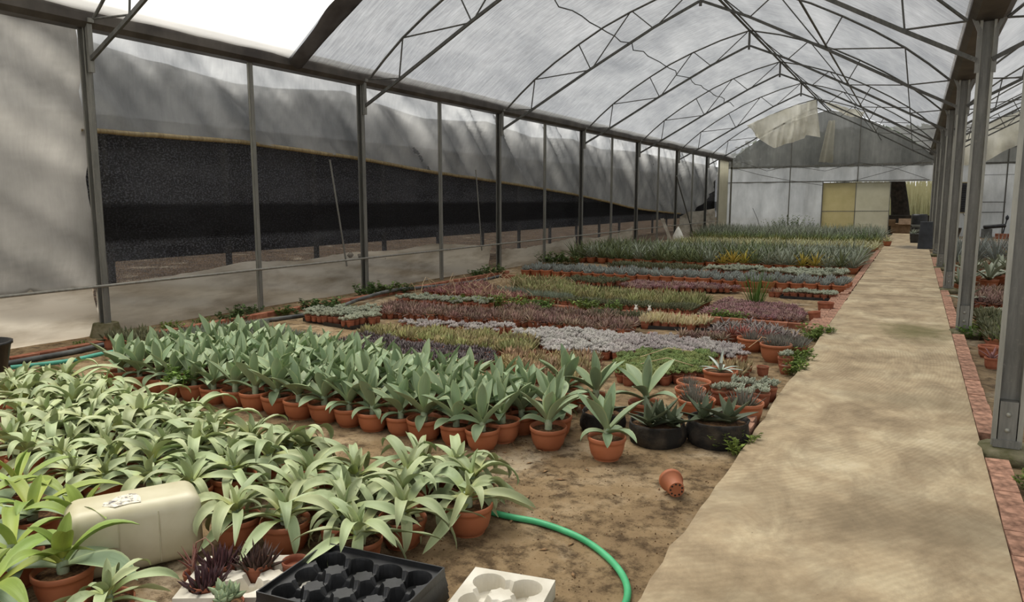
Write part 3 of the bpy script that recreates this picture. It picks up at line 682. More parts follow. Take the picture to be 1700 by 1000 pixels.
def clump(name, n, L, W, a_in, a_out, bend, spread, mat, th=.3, seed=0, nseg=2, z0=0.0, jit=8, prof=None, mb=None, m=0, cx=0, cy=0):
    r = random.Random(seed); b = mb or MB(); az = r.uniform(0, 6)
    for i in range(n):
        t = (i + .5) / n; az += 2.39996; a0 = a_in + (a_out - a_in) * t + r.uniform(-jit, jit)
        l = L * r.uniform(.75, 1.15); rr = spread * math.sqrt(t)
        ca, sa = math.cos(az), math.sin(az); x = rr; z = z0; vs = []; uv = []
        for k in range(nseg + 1):
            s_ = k / nseg; a = rad(a0 + bend * s_)
            if k: x += math.sin(a) * l / nseg; z += math.cos(a) * l / nseg
            wd = W * (prof(s_) if prof else (1 if s_ < .3 else max(.0, 1 - s_) ** .6)); nx_, nz_ = -math.cos(a), math.sin(a)
            for (u, o) in ((-1, .25 * wd), (1, .25 * wd), (0, -th * wd * 2)):
                px, py, pz = x + nx_ * o, u * wd, z + nz_ * o
                vs.append((cx + px * ca - py * sa, cy + px * sa + py * ca, pz)); uv.append((.5 + u / 2, s_))
        fs = []
        for k in range(nseg):
            o = 3 * k; fs += [(o, o + 1, o + 4, o + 3), (o + 1, o + 2, o + 5, o + 4), (o + 2, o, o + 3, o + 5)]
        b.add(vs, fs, True, m, uv)
    return b if mb is not None else b.mesh(name, mat)
def rosettes(name, m_, k, L, W, spread, mat, seed=0, h=.02, a_in=15, a_out=75, th=.45):
    r = random.Random(seed); b = MB()
    for i in range(m_):
        t = math.sqrt((i + .3) / m_) * spread; az = i * 2.39996 + r.uniform(-.3, .3)
        clump('', k, L * r.uniform(.8, 1.15), W, a_in, a_out, -12, .002, None, th, seed * 31 + i, 2, h + r.uniform(-.3, .5) * h, 6, lambda s_: (.6, 1, .12)[int(s_ * 2 + .01)], b, 0, t * math.cos(az), t * math.sin(az))
    return b.mesh(name, mat)
def leafy(name, stems, h, lf, lw, mat, seed=0, spread=.05, lean=.5, per=7):
    """weed: thin stems with pairs of small leaves"""
    r = random.Random(seed); b = MB()
    for i in range(stems):
        az = r.uniform(0, 6.28); ln = r.uniform(.05, lean); hh = h * r.uniform(.5, 1.1); bx = r.uniform(0, spread)
        p0 = Vector((bx * math.cos(az), bx * math.sin(az), 0)); d = Vector((math.cos(az) * ln, math.sin(az) * ln, 1)).normalized() * hh
        b.tube([p0, p0 + d * .5, p0 + d + Vector((0, 0, -.1 * hh * ln))], .0022, 3, cap=False)
        for q in range(per):
            t = .25 + .75 * q / per; c = p0 + d * t; a = r.uniform(0, 6.28); l = lf * r.uniform(.7, 1.3)
            dx, dy = math.cos(a), math.sin(a); up = r.uniform(-.1, .6)
            e = c + Vector((dx * l, dy * l, up * l)); mid = c + Vector((dx * l * .5, dy * l * .5, up * l * .6)); sd_ = Vector((-dy, dx, 0)) * lw
            b.add([c, mid + sd_, e, mid - sd_, mid + Vector((0, 0, -.002))], [(0, 1, 2), (0, 2, 3), (0, 4, 1), (1, 4, 2), (2, 4, 3), (3, 4, 0)], True, 0, [(.5, 0), (0, .6), (.5, 1), (1, .6), (.5, .5)])
    return b.mesh(name, mat)
def blades(name, n, h, w_, mat, seed=0, spread=.04, lean=.35):
    return clump(name, n, h, w_, 2, 30 * lean / .35, 20, spread, mat, .1, seed, 3, 0, 10)

# small pots
SP = potmesh(.047, .075, TERRA_OLD, 12, .74, .016, .012); SPS = MB().lathe([(.043, 0), (.0001, .002)], 10).mesh('soil', SOIL)
MP = potmesh(.062, .10, TERRA_OLD, 14, .72, .02, .015); MPS = MB().lathe([(.056, 0), (.0001, .002)], 10).mesh('soil', SOIL)
def small(fol, pot=SP, ps=SPS, hz=.063): return [('pot', pot, None), ('soil', ps, T((0, 0, hz - .004))), ('foliage', fol, T((0, 0, hz)))]
def kinds(fn, n=6): return [small(fn(s)) for s in range(n)]
K_PURP = kinds(lambda s: clump('foliage', 22, .060, 0.0142, 5, 80, 10, .04, S_PURP, .3, s, jit=22))
K_YEL = kinds(lambda s: clump('foliage', 17, .085, 0.0158, 3, 60, -8, .045, S_YEL, .35, s + 10, jit=20))
K_BRN = kinds(lambda s: clump('foliage', 16, .085, 0.0150, 5, 70, -12, .04, S_BRN, .35, s + 20, jit=22))
K_WHT = kinds(lambda s: rosettes('foliage', 9, 11, .030, .009, .062, S_WHT, s + 30, .024))
K_LAV = kinds(lambda s: rosettes('foliage', 9, 10, .034, .009, .062, S_LAV, s + 35, .024, a_in=5, a_out=60))
K_GRN = kinds(lambda s: rosettes('foliage', 13, 11, .028, .0065, .062, S_GRN, s + 40, .035, 5, 70))
K_PNK = kinds(lambda s: clump('foliage', 20, .085, 0.0128, 10, 85, 10, .045, S_PNK, .3, s + 50, jit=26))
K_ROSE = kinds(lambda s: clump('foliage', 19, .080, 0.0128, 10, 80, 10, .045, S_ROSE, .3, s + 60, jit=26))
K_MAG = kinds(lambda s: clump('foliage', 20, .055, 0.0165, 10, 85, 0, .045, S_MAG, .3, s + 70, jit=24))
K_GREY = kinds(lambda s: clump('foliage', 28, .080, .007, 0, 50, -5, .045, S_GREY, .6, s + 80, jit=14))
K_BEI = kinds(lambda s: clump('foliage', 17, .095, 0.0135, 0, 60, -15, .045, S_BEI, .5, s + 90, jit=22))
K_DKG = kinds(lambda s: clump('foliage', 22, .060, 0.0120, 0, 65, 5, .045, S_DKG, .4, s + 95, jit=20))
K_SIL = kinds(lambda s: rosettes('foliage', 9, 9, .032, .010, .06, S_SIL, s + 100, .03))
K_LIL = kinds(lambda s: clump('foliage', 15, .095, .014, 20, 80, 25, .02, S_LIL, .25, s + 110, 3, jit=14))
K_OLV = kinds(lambda s: clump('foliage', 16, .15, 0.0195, 0, 50, 12, .05, S_YEL, .3, s + 120, 3, jit=18))
K_RED = [small(clump('foliage', 20, .14, .011, 10, 75, 20, .01, S_RED, .3, s + 130, 3), MP, MPS, .085) for s in range(3)]
K_SED = [small(rosettes('foliage', 8, 9, .036, .010, .055, S_SIL, s + 140, .03), MP, MPS, .085) for s in range(3)]
K_DKA = [small(clump('foliage', 44, .085, .0105, 3, 70, -14, .055, DKALOE, .45, s + 150, 2, jit=12), MP, MPS, .085) for s in range(3)]

def inside(x, y, P):
    c = False; j = len(P) - 1
    for i in range(len(P)):
        (xi, yi), (xj, yj) = P[i], P[j]
        if (yi > y) != (yj > y) and x < (xj - xi) * (y - yi) / (yj - yi) + xi: c = not c
        j = i
    return c
def bed(name, prs, label, group, poly, sp=.10, rot=0.0, prob=1.0, smin=.85, smax=1.3, cat='potted plant', z=ZB, cap=300):
    cx = sum(p[0] for p in poly) / len(poly); cy = sum(p[1] for p in poly) / len(poly); ca, sa = math.cos(rot), math.sin(rot); n = 0
    for i in range(-60, 61):
        for j in range(-60, 61):
            u, v = i * sp, j * sp; x = cx + u * ca - v * sa; y = cy + u * sa + v * ca
            if not inside(x, y, poly) or rng.random() > prob or n >= cap: continue
            n += 1
            plant(name, label, cat, group, x + rng.uniform(-.006, .006), y + rng.uniform(-.006, .006), rng.uniform(0, 6.28), rng.choice(prs), rng.uniform(smin, smax) * (1 + .12 * nz(x * 2.2, y * 2.2, 8)), z, .05)
    return n

# ================================================================== AGAVES IN POTS
UL = 'terracotta pot of upright blue-green agave in the long block along the bare strip'
def up(x, y, lab=UL, grp='upright agaves in the long block', s=None):
    plant('potted_agave', lab, 'potted plant', grp, x, y, rng.uniform(0, 6.28), rng.choice(UP), s or rng.uniform(.94, 1.08), tilt=.03)
UROW = 'potted upright agave in the %s row of the long block, counted from the bare strip'
UFR = 'upright agave, %s from the side wall in the front row of the long block'
for k in range(17): up(-6.25 + .2345 * k + rng.uniform(-.01, .01), 4.09 + .008 * k + rng.uniform(-.015, .015), UFR % ORD[k], 'upright agaves in the long block')
for k in range(18): up(-6.45 + .235 * k + rng.uniform(-.01, .01), 4.34 + .005 * k + rng.uniform(-.02, .02), UROW % 'second', 'upright agaves in the long block')
up(-2.12, 4.44, 'upright agave at the forward corner of the long block next to the single forward pot', None); up(-1.69, 4.43, 'upright agave in a terracotta pot standing forward beside the black grow bags', None, 1.05)
for k in range(19): up(-6.45 + .237 * k + rng.uniform(-.015, .015), 4.60 + .004 * k + rng.uniform(-.02, .02), UROW % 'third', 'upright agaves in the long block')
for k in range(18): up(-6.35 + .24 * k + rng.uniform(-.02, .02), 4.86 + rng.uniform(-.03, .03), UROW % 'fourth', 'upright agaves in the long block')
for k in range(16): up(-6.3 + .242 * k + rng.uniform(-.02, .02), 5.12 + rng.uniform(-.03, .03), UROW % 'fifth', 'upright agaves in the long block')
for k in range(8): up(-6.2 + .25 * k + rng.uniform(-.02, .02), 5.38 + rng.uniform(-.03, .03), UROW % 'last', 'upright agaves in the long block')
for x, y in ((-1.72, 5.33), (-2.12, 5.30), (-2.40, 5.36)): up(x, y, 'big upright agave behind the black grow bags', 'agaves behind the grow bags', 1.12)
# arching agaves
def dp(x, y, lab, grp, s=None): plant('arching_agave', lab, 'potted plant', grp, x, y, rng.uniform(0, 6.28), rng.choice(DR), s or rng.uniform(.95, 1.1), tilt=.04)
HB_ = ((-2.86, 2.46), (-2.60, 2.54), (-2.36, 2.68), (-2.13, 2.84), (-1.92, 3.12), (-2.18, 2.57), (-2.74, 2.78), (-2.49, 2.86), (-2.26, 3.02), (-2.04, 3.36), (-2.88, 3.02), (-2.62, 3.08), (-2.38, 3.24), (-2.20, 3.46), (-2.46, 3.46))
GL = ['arching agave in the front row of the hose block, %s pot from the jerrycan' % ORD[k] for k in range(5)] + ['arching agave set forward against the black cell tray stack'] + ['arching agave in the second row of the hose block, %s pot from the jerrycan' % ORD[k] for k in range(4)] + ['arching agave in the rear of the hose block, %s pot from the jerrycan' % ORD[k] for k in range(5)]
for x, y in HB_:
    dp(x, y - .05, GL[HB_.index((x, y))], 'arching agaves by the hose')
FL = 'pale arching agave in the crowded field, %s row counted from the jerrycan'
for j in range(7):
    for i in range(15):
        x = -3.34 - .262 * i + rng.uniform(-.03, .03) + (.04 * j if j < 3 else 0); y = 2.52 + .245 * j + rng.uniform(-.03, .03) - .05 * i * (1 if i < 4 else .3)
        if x < -4.6 - (y - 2.25) * 1.9: continue
        if y > 3.30 + (-.28 * (x + 3.3)) * .45 or y < 2.2: continue
        dp(x, y, FL % ORD[j], 'arching agaves in the field')
dp(-3.24, 3.27, 'single arching agave set at the corner of the field near the bare strip', None)
BL = 'lime green agave with broad leaves crowding beside the jerrycan'
for k, (x, y) in enumerate(((-3.08, 1.69), (-3.40, 1.66), (-3.74, 1.93), (-4.16, 2.08), (-3.36, 1.95), (-4.0, 1.75), (-3.12, 1.42))):
    plant('lime_agave', 'lime agave whose long leaf arches in front of the jerrycan' if k == 0 else BL, 'potted plant', 'lime agaves', x, y, 1.3 * k + .4, BRT[k % 4], 1.0)
dp(-2.72, 1.66, 'small blue-green agave with curled leaves in front of the jerrycan', None, .8)

# ================================================================== FOREGROUND THINGS
# jerrycan lying on its side
import bmesh
def rbox(dx, dy, dz, r, seg=4):
    bm = bmesh.new(); bmesh.ops.create_cube(bm, size=1.0); bmesh.ops.scale(bm, vec=(dx, dy, dz), verts=bm.verts)
    bmesh.ops.bevel(bm, geom=list(bm.edges), offset=r, segments=seg, profile=.5, affect='EDGES'); me = bpy.data.meshes.new('body'); bm.to_mesh(me); bm.free()
    for p in me.polygons: p.use_smooth = True
    return me
jc = thing('jerrycan', 'yellowed white plastic jerrycan lying on its side among the agaves', 'jerrycan', (-3.13, 2.06, ZB), rad(60), None, 1.06)
jm = rbox(.53, .27, .30, .06, 5); jm.materials.append(CAN); JB = put('body', jm, jc, T((0, 0, .15)))
for q in (-.07, .085): put('seam', MB().tube([(q, -.132, .03), (q, -.137, .08), (q, -.137, .22), (q, -.132, .26)], .0025, 5).mesh('seam', CAN), jc)
put('handle', MB().tube([(-.245, -.09, .22), (-.285, -.09, .21), (-.29, -.09, .15), (-.285, -.09, .08), (-.245, -.09, .07)], .011, 8).mesh('handle', CAN), jc)
put('cap', MB().lathe([(.032, 0), (.032, .03), (.028, .035), (.0001, .035)], 16).mesh('cap', WHITEP), jc, T((-.262, .06, .10)) @ RY(rad(-90)))
b = MB(); P = [(-.11, -.05), (-.05, -.085), (.03, -.075), (.085, -.08), (.09, -.02), (.075, .03), (.04, .045), (-.03, .035), (-.06, .0), (-.10, -.01)]
b.add([(x * .75, y, 0) for x, y in P] + [(x * .75, y, .0012) for x, y in P], [tuple(range(10))[::-1], tuple(range(10, 20))] + [(k, (k + 1) % 10, 10 + (k + 1) % 10, 10 + k) for k in range(10)])
put('paper_label', b.mesh('paper_label', STICK), JB, T((-.04, -.01, .1502)))
# trays of round cells
def tray(nx_, ny_, a, r, d, saddle, mat, lipx=.012, n=16, flare=.0, name='tray', rim=0):
    b = MB(); X0, Y0 = -nx_ * a / 2, -ny_ * a / 2
    for i in range(nx_):
        for j in range(ny_):
            cx, cy = X0 + (i + .5) * a, Y0 + (j + .5) * a; ring = []
            for k in range(n):
                t = 2 * math.pi * (k + .5) / n; c, s_ = math.cos(t), math.sin(t); q = (a / 2) / max(abs(c), abs(s_)); x, y = c * q, s_ * q
                inner = (abs(c) > abs(s_) and 0 <= i + (1 if c > 0 else -1) < nx_) or (abs(s_) > abs(c) and 0 <= j + (1 if s_ > 0 else -1) < ny_)
                off = min(abs(x), abs(y)) / (a / 2); zz = -saddle * (1 if off < .35 else 0) if inner else 0
                ring.append((x, y, c, s_, zz))
            vs = [(cx + x, cy + y, z) for x, y, c, s_, z in ring] + [(cx + r * c, cy + r * s_, z) for x, y, c, s_, z in ring] + [(cx + r * .97 * c, cy + r * .97 * s_, min(z, -.004) - .004) for x, y, c, s_, z in ring] + [(cx + r * .82 * c, cy + r * .82 * s_, -d) for x, y, c, s_, z in ring]
            fs = [(o * n + k, o * n + (k + 1) % n, (o + 1) * n + (k + 1) % n, (o + 1) * n + k) for o in range(3) for k in range(n)] + [tuple(3 * n + k for k in range(n))]
            b.add(vs, fs, False)
    W_, H_ = nx_ * a / 2, ny_ * a / 2
    o = [(-W_, -H_), (W_, -H_), (W_, H_), (-W_, H_)]; e = lipx
    vs = [(x, y, 0) for x, y in o] + [(x + math.copysign(e, x), y + math.copysign(e, y), 0) for x, y in o] + [(x + math.copysign(e + flare, x), y + math.copysign(e + flare, y), -d - .002) for x, y in o] + [(x + math.copysign(e + flare - .004, x), y + math.copysign(e + flare - .004, y), -d - .002) for x, y in o]
    b.add(vs, [(q * 4 + k, q * 4 + (k + 1) % 4, (q + 1) * 4 + (k + 1) % 4, (q + 1) * 4 + k) for q in range(3) for k in range(4)])
    if rim:
        for sx in (-1, 1):
            b.box((sx * (W_ + e), 0, rim / 2 - .01), (.006, 2 * (H_ + e), rim + .02)); b.box((0, sx * (H_ + e), rim / 2 - .01), (2 * (W_ + e), .006, rim + .02))
    return b.mesh(name, mat)
WT = tray(2, 2, .165, .070, .075, .040, EPS, .018, 20)
def lay(name, me, x, y, z, rz, lab, grp=None, cat='plant tray', rx=0):
    o = bpy.data.objects.new(name, me); col.objects.link(o); o.location = (x, y, z); o.rotation_euler = (rx, 0, rz); return tag(o, lab, cat, grp)
lay('polystyrene_tray', WT, -1.40, 2.49, ZB + .078, rad(10), 'empty white polystyrene tray lying alone beside the green hose')
WT2 = tray(3, 2, .165, .070, .085, .045, EPS, .016, 20)
lay('polystyrene_tray', WT2, -2.41, 2.10, ZB + .088, rad(30), 'white polystyrene tray holding dark aloes in front of the arching agaves')
BT = tray(4, 3, .142, .064, .06, .030, BLACKP, .012, 20, flare=.012, rim=.022)
for k in range(3):
    lay('black_tray', BT, -1.93 + .012 * k, 2.21 - .02 * k, ZB + .075 + .035 * k, rad(3 + 1.5 * k), 'black plastic cell tray, %s of the nested stack of three' % ('bottom', 'middle', 'top')[k])
# dark aloes in the white tray
def cell(i, k): u, v = (i - 1) * .165, (k - .5) * .165; return (-2.41 + u * math.cos(rad(30)) - v * math.sin(rad(30)), 2.10 + u * math.sin(rad(30)) + v * math.cos(rad(30)))
for k, (i_, j_, sc_, lb) in enumerate(((0, 0, 1.0, 'maroon aloe in the tray cell nearest the small curled succulent'), (0, 1, 1.05, 'maroon aloe in the tray cell beside the rosy aloe'), (1, 1, 1.05, 'maroon aloe in the tray cell beside the empty little pot'))):
    x, y = cell(i_, j_); plant('dark_aloe', lb, 'potted plant', 'dark aloes in the white tray', x, y, k, K_DKA[k], sc_, ZB + .004)
pk = thing('rosy_aloe', 'rosy aloe with long pale-edged leaves in a white tray cell', 'potted plant', (-2.68, 2.02, ZB), 0)
put('pot', SP, pk, None)
PKL = [leaf_mesh(.13, .012, a, 14, 1, prof_aloe, .5, .008, PKALOE, 6) for a in (6, 20, 32)]
for k in range(8): put('leaf', PKL[k % 3], pk, T((0, 0, .07)) @ RZ(k * 2.4))
put('flower_stalk', MB().tube([(.06, .06, .07), (.07, .05, .19), (.05, .03, .23), (.0, .02, .20), (-.03, .02, .12)], .003, 5).mesh('flower_stalk', S_ROSE), pk)
plant('empty_pot', 'empty little terracotta pot standing in the white polystyrene tray', 'pot', None, cell(2, 1)[0], cell(2, 1)[1], 0, [('pot', MP, None), ('soil', MPS, T((0, 0, .05)))], .95, ZB + .02)
plant('curled_succulent', 'blue-green succulent in a terracotta pot by the black tray stack', 'potted plant', None, -2.30, 1.88, .5, [('pot', MP, None), ('soil', MPS, T((0, 0, .085))), ('foliage', rosettes('foliage', 3, 9, .06, .018, .04, AG_UP, 5, .02), T((0, 0, .09)))], 1.0, ZB + .01)
# fallen pot, hose pieces
fp = thing('fallen_pot', 'empty terracotta pot tipped over on the bare dirt near the path', 'pot', (-1.12, 4.02, ZB + .066), 0)
fp.rotation_euler = (rad(62), rad(18), rad(-128))
FPM = MB().lathe([(.045, 0), (.046, .004), (.062, .10), (.068, .10), (.070, .125), (.066, .127), (.060, .10), (.043, .006), (.0001, .006)], 20).mesh('pot', TERRA); fp.rotation_euler = (rad(84), 0, rad(212)); FPO = put('pot', FPM, fp, T((0, 0, -.06)))
HB = MB().lathe([(.006, 0), (.006, .001), (.0001, .001)], 8).mesh('drain_hole', BLACKP)
for k in range(9): put('drain_hole', HB, FPO, T((.034 * math.cos(k * .7), .034 * math.sin(k * .7), -.0012)))
def smooth(P, n=8):
    P = [Vector(p) for p in P]; out = []
    for i in range(len(P) - 1):
        a, b_, c, d = P[max(i - 1, 0)], P[i], P[i + 1], P[min(i + 2, len(P) - 1)]
        for k in range(n):
            t = k / n; out.append(.5 * ((2 * b_) + (c - a) * t + (2 * a - 5 * b_ + 4 * c - d) * t * t + (3 * b_ - a - 3 * c + d) * t ** 3))
    return out + [P[-1]]
hz_ = ZB + .017
MB().tube(smooth([(-2.05, 3.30, hz_), (-1.81, 3.29, hz_), (-1.61, 3.30, hz_), (-1.37, 3.24, hz_), (-1.18, 3.12, hz_), (-1.04, 2.97, hz_), (-.97, 2.82, hz_), (-.96, 2.66, hz_), (-1.0, 2.4, hz_), (-1.1, 2.1, hz_)]), .0165, 10).obj('garden_hose', HOSE, label='green garden hose curving over the bare dirt towards the path', cat='hose')
MB().tube(smooth([(-7.9, 4.0, hz_), (-7.70, 4.45, hz_), (-7.74, 4.85, hz_), (-7.70, 5.2, hz_)]), .024, 8).obj('teal_hose', TEAL, label='teal hose lying at the foot of the side wall', cat='hose')
MB().tube(smooth([(-8.1, 3.2, ZB + .03), (-8.06, 4.6, ZB + .03), (-8.08, 5.24, ZB + .04), (-7.88, 6.2, ZB + .03), (-7.86, 7.06, ZB + .03), (-7.68, 8.3, ZB + .035), (-7.9, 9.37, ZB + .08), (-8.1, 10.5, ZB + .09), (-8.02, 11.6, ZB + .05), (-7.86, 12.9, ZB + .03), (-7.95, 14.2, ZB + .03)]), .03, 8).obj('water_pipe', PIPE, label='grey water pipe running along the foot of the side wall', cat='pipe')
bk = thing('black_bucket', 'large black plastic tub standing beside the dusty side wall', 'bucket', (-7.55, 3.55, ZB)); put('body', MB().lathe([(.20, 0), (.27, .36), (.285, .36), (.285, .385), (.26, .385), (.19, .02), (.0001, .02)], 26).mesh('body', BLACKP), bk)

# ---- black grow bags with big dark aloes
GL_ = [leaf_mesh(L, W, a, bd, 1.2, prof_aloe, .45, .016, GASTER, 7, twist=tw) for L, W, a, bd, tw in ((.25, .058, 62, 12, .2), (.24, .056, 74, 4, -.2), (.21, .052, 45, -5, .1), (.17, .045, 26, -8, 0), (.14, .022, 45, 20, .3))]
def bag(x, y, R, h, lab, spots, seed):
    t = thing('grow_bag', lab, 'potted plant', (x, y, ZB), seed)
    put('bag', MB().lathe([(R * .92, 0), (R, .03), (R * 1.03, h * .5), (R * .97, h * .85), (R * .99, h), (R * .94, h), (R * .92, h - .03)], 28, wob=lambda i, a: 1 + .10 * nz(math.cos(a) * 2.2 + seed, math.sin(a) * 2.2, i * .35) + .05 * nz(math.cos(a) * 6 + seed, math.sin(a) * 6, i * .8)).mesh('bag', BLACKF), t)
    put('soil', soilmesh(R * .93), t, T((0, 0, h - .03)))
    r = random.Random(seed)
    for (dx, dy, k) in spots:
        az = r.uniform(0, 6)
        for i in range(9):
            az += 2.39996; lib = GL_[(0, 1, 0, 1, 0, 2, 2, 3, 3)[i]]
            put('leaf', lib, t, T((dx, dy, h - .03 + .006 * i)) @ RZ(az) @ RY(rad(r.uniform(-6, 6))) @ SC(k * r.uniform(.85, 1.1)))
bag(-1.12, 5.10, .21, .175, 'black fabric grow bag with dark broad aloes beside the path', ((-.07, -.02, .95), (.09, .03, .9)), 3)
bag(-1.50, 4.92, .20, .15, 'black fabric grow bag overflowing with jagged dark aloes, the middle one', ((-.05, .02, .95), (.07, -.05, .9), (.02, .10, .8)), 5)
bag(-1.93, 4.98, .16, .15, 'small black grow bag of speckled aloes behind the forward agave pot', ((0, 0, .9),), 8)
# ---- bowls
def bowl(x, y, R, h, fol, lab, grp=None, name='bowl_planter', s=1.0, fz=None):
    t = thing(name, lab, 'potted plant', (x, y, ZB), rng.uniform(0, 6), grp)
    put('pot', potmesh(R, h, TERRA, 24), t); put('soil', soilmesh(R * .91), t, T((0, 0, h - .03)))
    for me, (dx, dy, k) in fol: put('foliage', me, t, T((dx, dy, h - .028)) @ RZ(dx * 20) @ SC(k))
    return t
HAWF = [clump('foliage', 46, .11, .007, 0, 55, -6, .07, S_HAW, .5, s + 160, 2, jit=10) for s in range(3)]
bowl(-1.06, 5.66, .155, .17, [(HAWF[0], (0, 0, 1.15))], 'wide terracotta bowl of slate grey haworthia beside the path edge')
bowl(-1.43, 5.72, .15, .13, [(HAWF[1], (0, 0, 1.1)), (HAWF[2], (.06, -.05, .8))], 'terracotta bowl of grey spiky haworthia behind the grow bags')
bowl(-1.56, 6.02, .13, .13, [(HAWF[2], (-.03, 0, .8))], 'half-filled terracotta bowl with a tuft of slate haworthia')
bowl(-1.60, 6.28, .15, .13, [(HAWF[0], (.03, .03, .7))], 'terracotta bowl with straw and a small slate haworthia')
wa = bowl(-1.44, 6.58, .155, .185, [], 'deep terracotta pot of silver striped agave with spreading leaves')
WL = [leaf_mesh(.20, .018, a, bd, 1.1, prof_strap, .4, .005, WHAG, 7) for a, bd in ((62, 35), (70, 25), (40, 30), (5, 5))]
for k in range(9): put('leaf', WL[(0, 1, 0, 1, 0, 1, 2, 2, 3)[k]], wa, T((0, 0, .17)) @ RZ(k * 2.4))
bowl(-1.53, 8.52, .165, .15, [(HAWF[1], (0, 0, 1.1))], 'terracotta bowl of slate haworthia behind the powder white rosettes')
bowl(-1.20, 8.06, .165, .19, [(HAWF[2], (-.03, 0, 1.15)), (HAWF[0], (.06, .05, .9))], 'deep terracotta bowl of grey haworthia near the leafy weeds at the path')
plant('variegated_succulent', 'small terracotta pot of cream variegated succulent beside the leafy weeds', 'potted plant', None, -1.05, 7.72, 0, K_SED[0], 1.25)
plant('bare_pot', 'small terracotta pot of bare soil on the dirt near the green sedum', 'pot', None, -1.20, 7.32, 0, [('pot', MP, None), ('soil', MPS, T((0, 0, .085)))], .95)
plant('gravel_pot', 'small terracotta pot topped with pale gravel at the path edge', 'pot', None, -1.02, 7.50, 0, [('pot', MP, None), ('soil', MB().lathe([(.056, 0), (.0001, .004)], 10).mesh('soil', plain('pale_gravel', '6f665c', 'bdb5aa', 90, .9)), T((0, 0, .085)))], .92)
for x, y in ((-1.10, 6.00), (-1.02, 6.18), (-1.22, 6.15), (-1.12, 6.33), (-1.0, 6.40), (-1.24, 6.36), (-1.33, 6.10)):
    plant('grey_sedum', 'terracotta pot of grey-green sedum in the cluster by the path edge', 'potted plant', 'grey-green sedums by the path', x, y, rng.uniform(0, 6), rng.choice(K_SED), 1.25)

# ================================================================== TRAY BEDS
R1 = rad(0)
bed('purple_succulent', K_PURP, 'little pot of dusky purple succulent in the dark patch behind the upright agaves', 'dusky purple succulents', [(-5.8, 6.85), (-3.85, 6.75), (-3.6, 6.2), (-5.0, 6.0), (-5.7, 6.35)], .098)
bed('olive_haworthia', K_YEL, 'little pot of yellow-green spiky haworthia behind the dusky purple patch', 'yellow-green haworthias', [(-5.9, 7.25), (-4.6, 7.6), (-3.75, 7.45), (-3.45, 6.9), (-3.8, 6.82), (-5.85, 6.92)], .098)
bed('tan_haworthia', K_BRN, 'little pot of tan spiky haworthia beside the fresh green sedum', 'tan haworthias', [(-3.72, 6.75), (-2.75, 7.05), (-2.62, 6.6), (-2.5, 6.2), (-2.9, 5.95), (-3.5, 6.2)], .11)
bed('white_rosettes', K_WHT, 'little pot of powder white rosettes on the side wall half of the pale strip', 'powder white rosettes', [(-4.25, 7.75), (-3.95, 8.25), (-2.9, 8.25), (-2.75, 7.2), (-3.35, 7.02), (-3.7, 7.5)], .098)
bed('lilac_rosettes', K_LAV, 'little pot of powder lilac rosettes on the path half of the pale strip', 'powder lilac rosettes', [(-2.9, 8.25), (-2.1, 8.3), (-1.62, 8.2), (-1.42, 7.75), (-1.6, 7.66), (-2.4, 7.45), (-2.65, 7.25), (-2.78, 7.3)], .098)
bed('pale_rosettes', K_LAV, 'little pot of pinkish white rosettes in the thin strip before the brown succulents', 'pinkish white rosettes', [(-5.9, 7.85), (-4.3, 8.25), (-4.3, 7.8), (-5.7, 7.55)], .11, prob=.6)
bed('green_sedum', K_GRN, 'little pot of fresh green sedum in the bright green square', 'fresh green sedums', [(-2.45, 7.4), (-1.75, 7.62), (-1.6, 6.75), (-2.25, 6.25), (-2.55, 6.95)], .095, smin=1.0, smax=1.25)
bed('brown_succulent', K_PNK, 'little pot of pinkish brown wiry succulent in the long brown band', 'pinkish brown succulents', [(-7.0, 8.8), (-6.6, 8.35), (-4.6, 8.65), (-3.05, 8.62), (-3.1, 9.1), (-4.6, 9.3), (-5.2, 9.12), (-7.0, 9.2)], .105, smin=1.05, smax=1.4)
bed('grassy_pot', K_SED, 'terracotta pot of pale rosettes and grass weeds behind the brown band', 'pale rosettes behind the brown band', [(-7.3, 9.35), (-5.6, 9.5), (-5.6, 9.85), (-7.2, 9.75)], .15, smin=1.1, smax=1.3)
bed('brown_tray_plant', K_PNK, 'little pot of brown succulent in the narrow row before the brick divider', 'brown succulents before the divider', [(-5.4, 9.5), (-3.6, 9.45), (-3.2, 9.3), (-3.2, 9.6), (-3.7, 9.85), (-5.4, 9.85)], .11)
bed('green_tray_plant', K_DKG, 'little pot of dark green succulent between brown row and straw plants', 'dark green plants by the straw plants', [(-4.0, 9.6), (-3.1, 9.6), (-3.1, 9.95), (-4.0, 10.05)], .11)
bed('rose_succulent', K_ROSE, 'little pot of rose-brown succulent near the side wall pipe', 'rose-brown succulents', [(-7.6, 10.6), (-5.6, 10.55), (-5.6, 11.0), (-6.2, 11.3), (-7.5, 12.6)], .13, smin=1.1, smax=1.4)
bed('olive_aloe', K_OLV, 'pot of tall olive aloe in the wide band behind the first brick divider', 'tall olive aloes', [(-7.0, 13.1), (-6.1, 13.2), (-4.9, 12.0), (-2.75, 12.05), (-2.75, 11.1), (-4.3, 11.0), (-5.9, 11.35), (-6.6, 12.3)], .135, smin=.9, smax=1.2)
bed('blue_tray_plant', K_GREY, 'little pot of grey-green finger succulent before the olive aloes', 'grey fingers before the olive aloes', [(-6.5, 11.5), (-5.9, 11.35), (-4.7, 11.0), (-5.0, 10.85), (-5.6, 11.05), (-6.4, 11.2)], .11, smin=1.2, smax=1.5)
bed('small_green_aloe', K_DKG, 'little pot of dark green aloe in the front row on the brick divider', 'dark green aloes on the divider', [(-4.9, 10.5), (-2.75, 10.5), (-2.75, 10.98), (-4.6, 10.9)], .115, smin=1.2, smax=1.6)
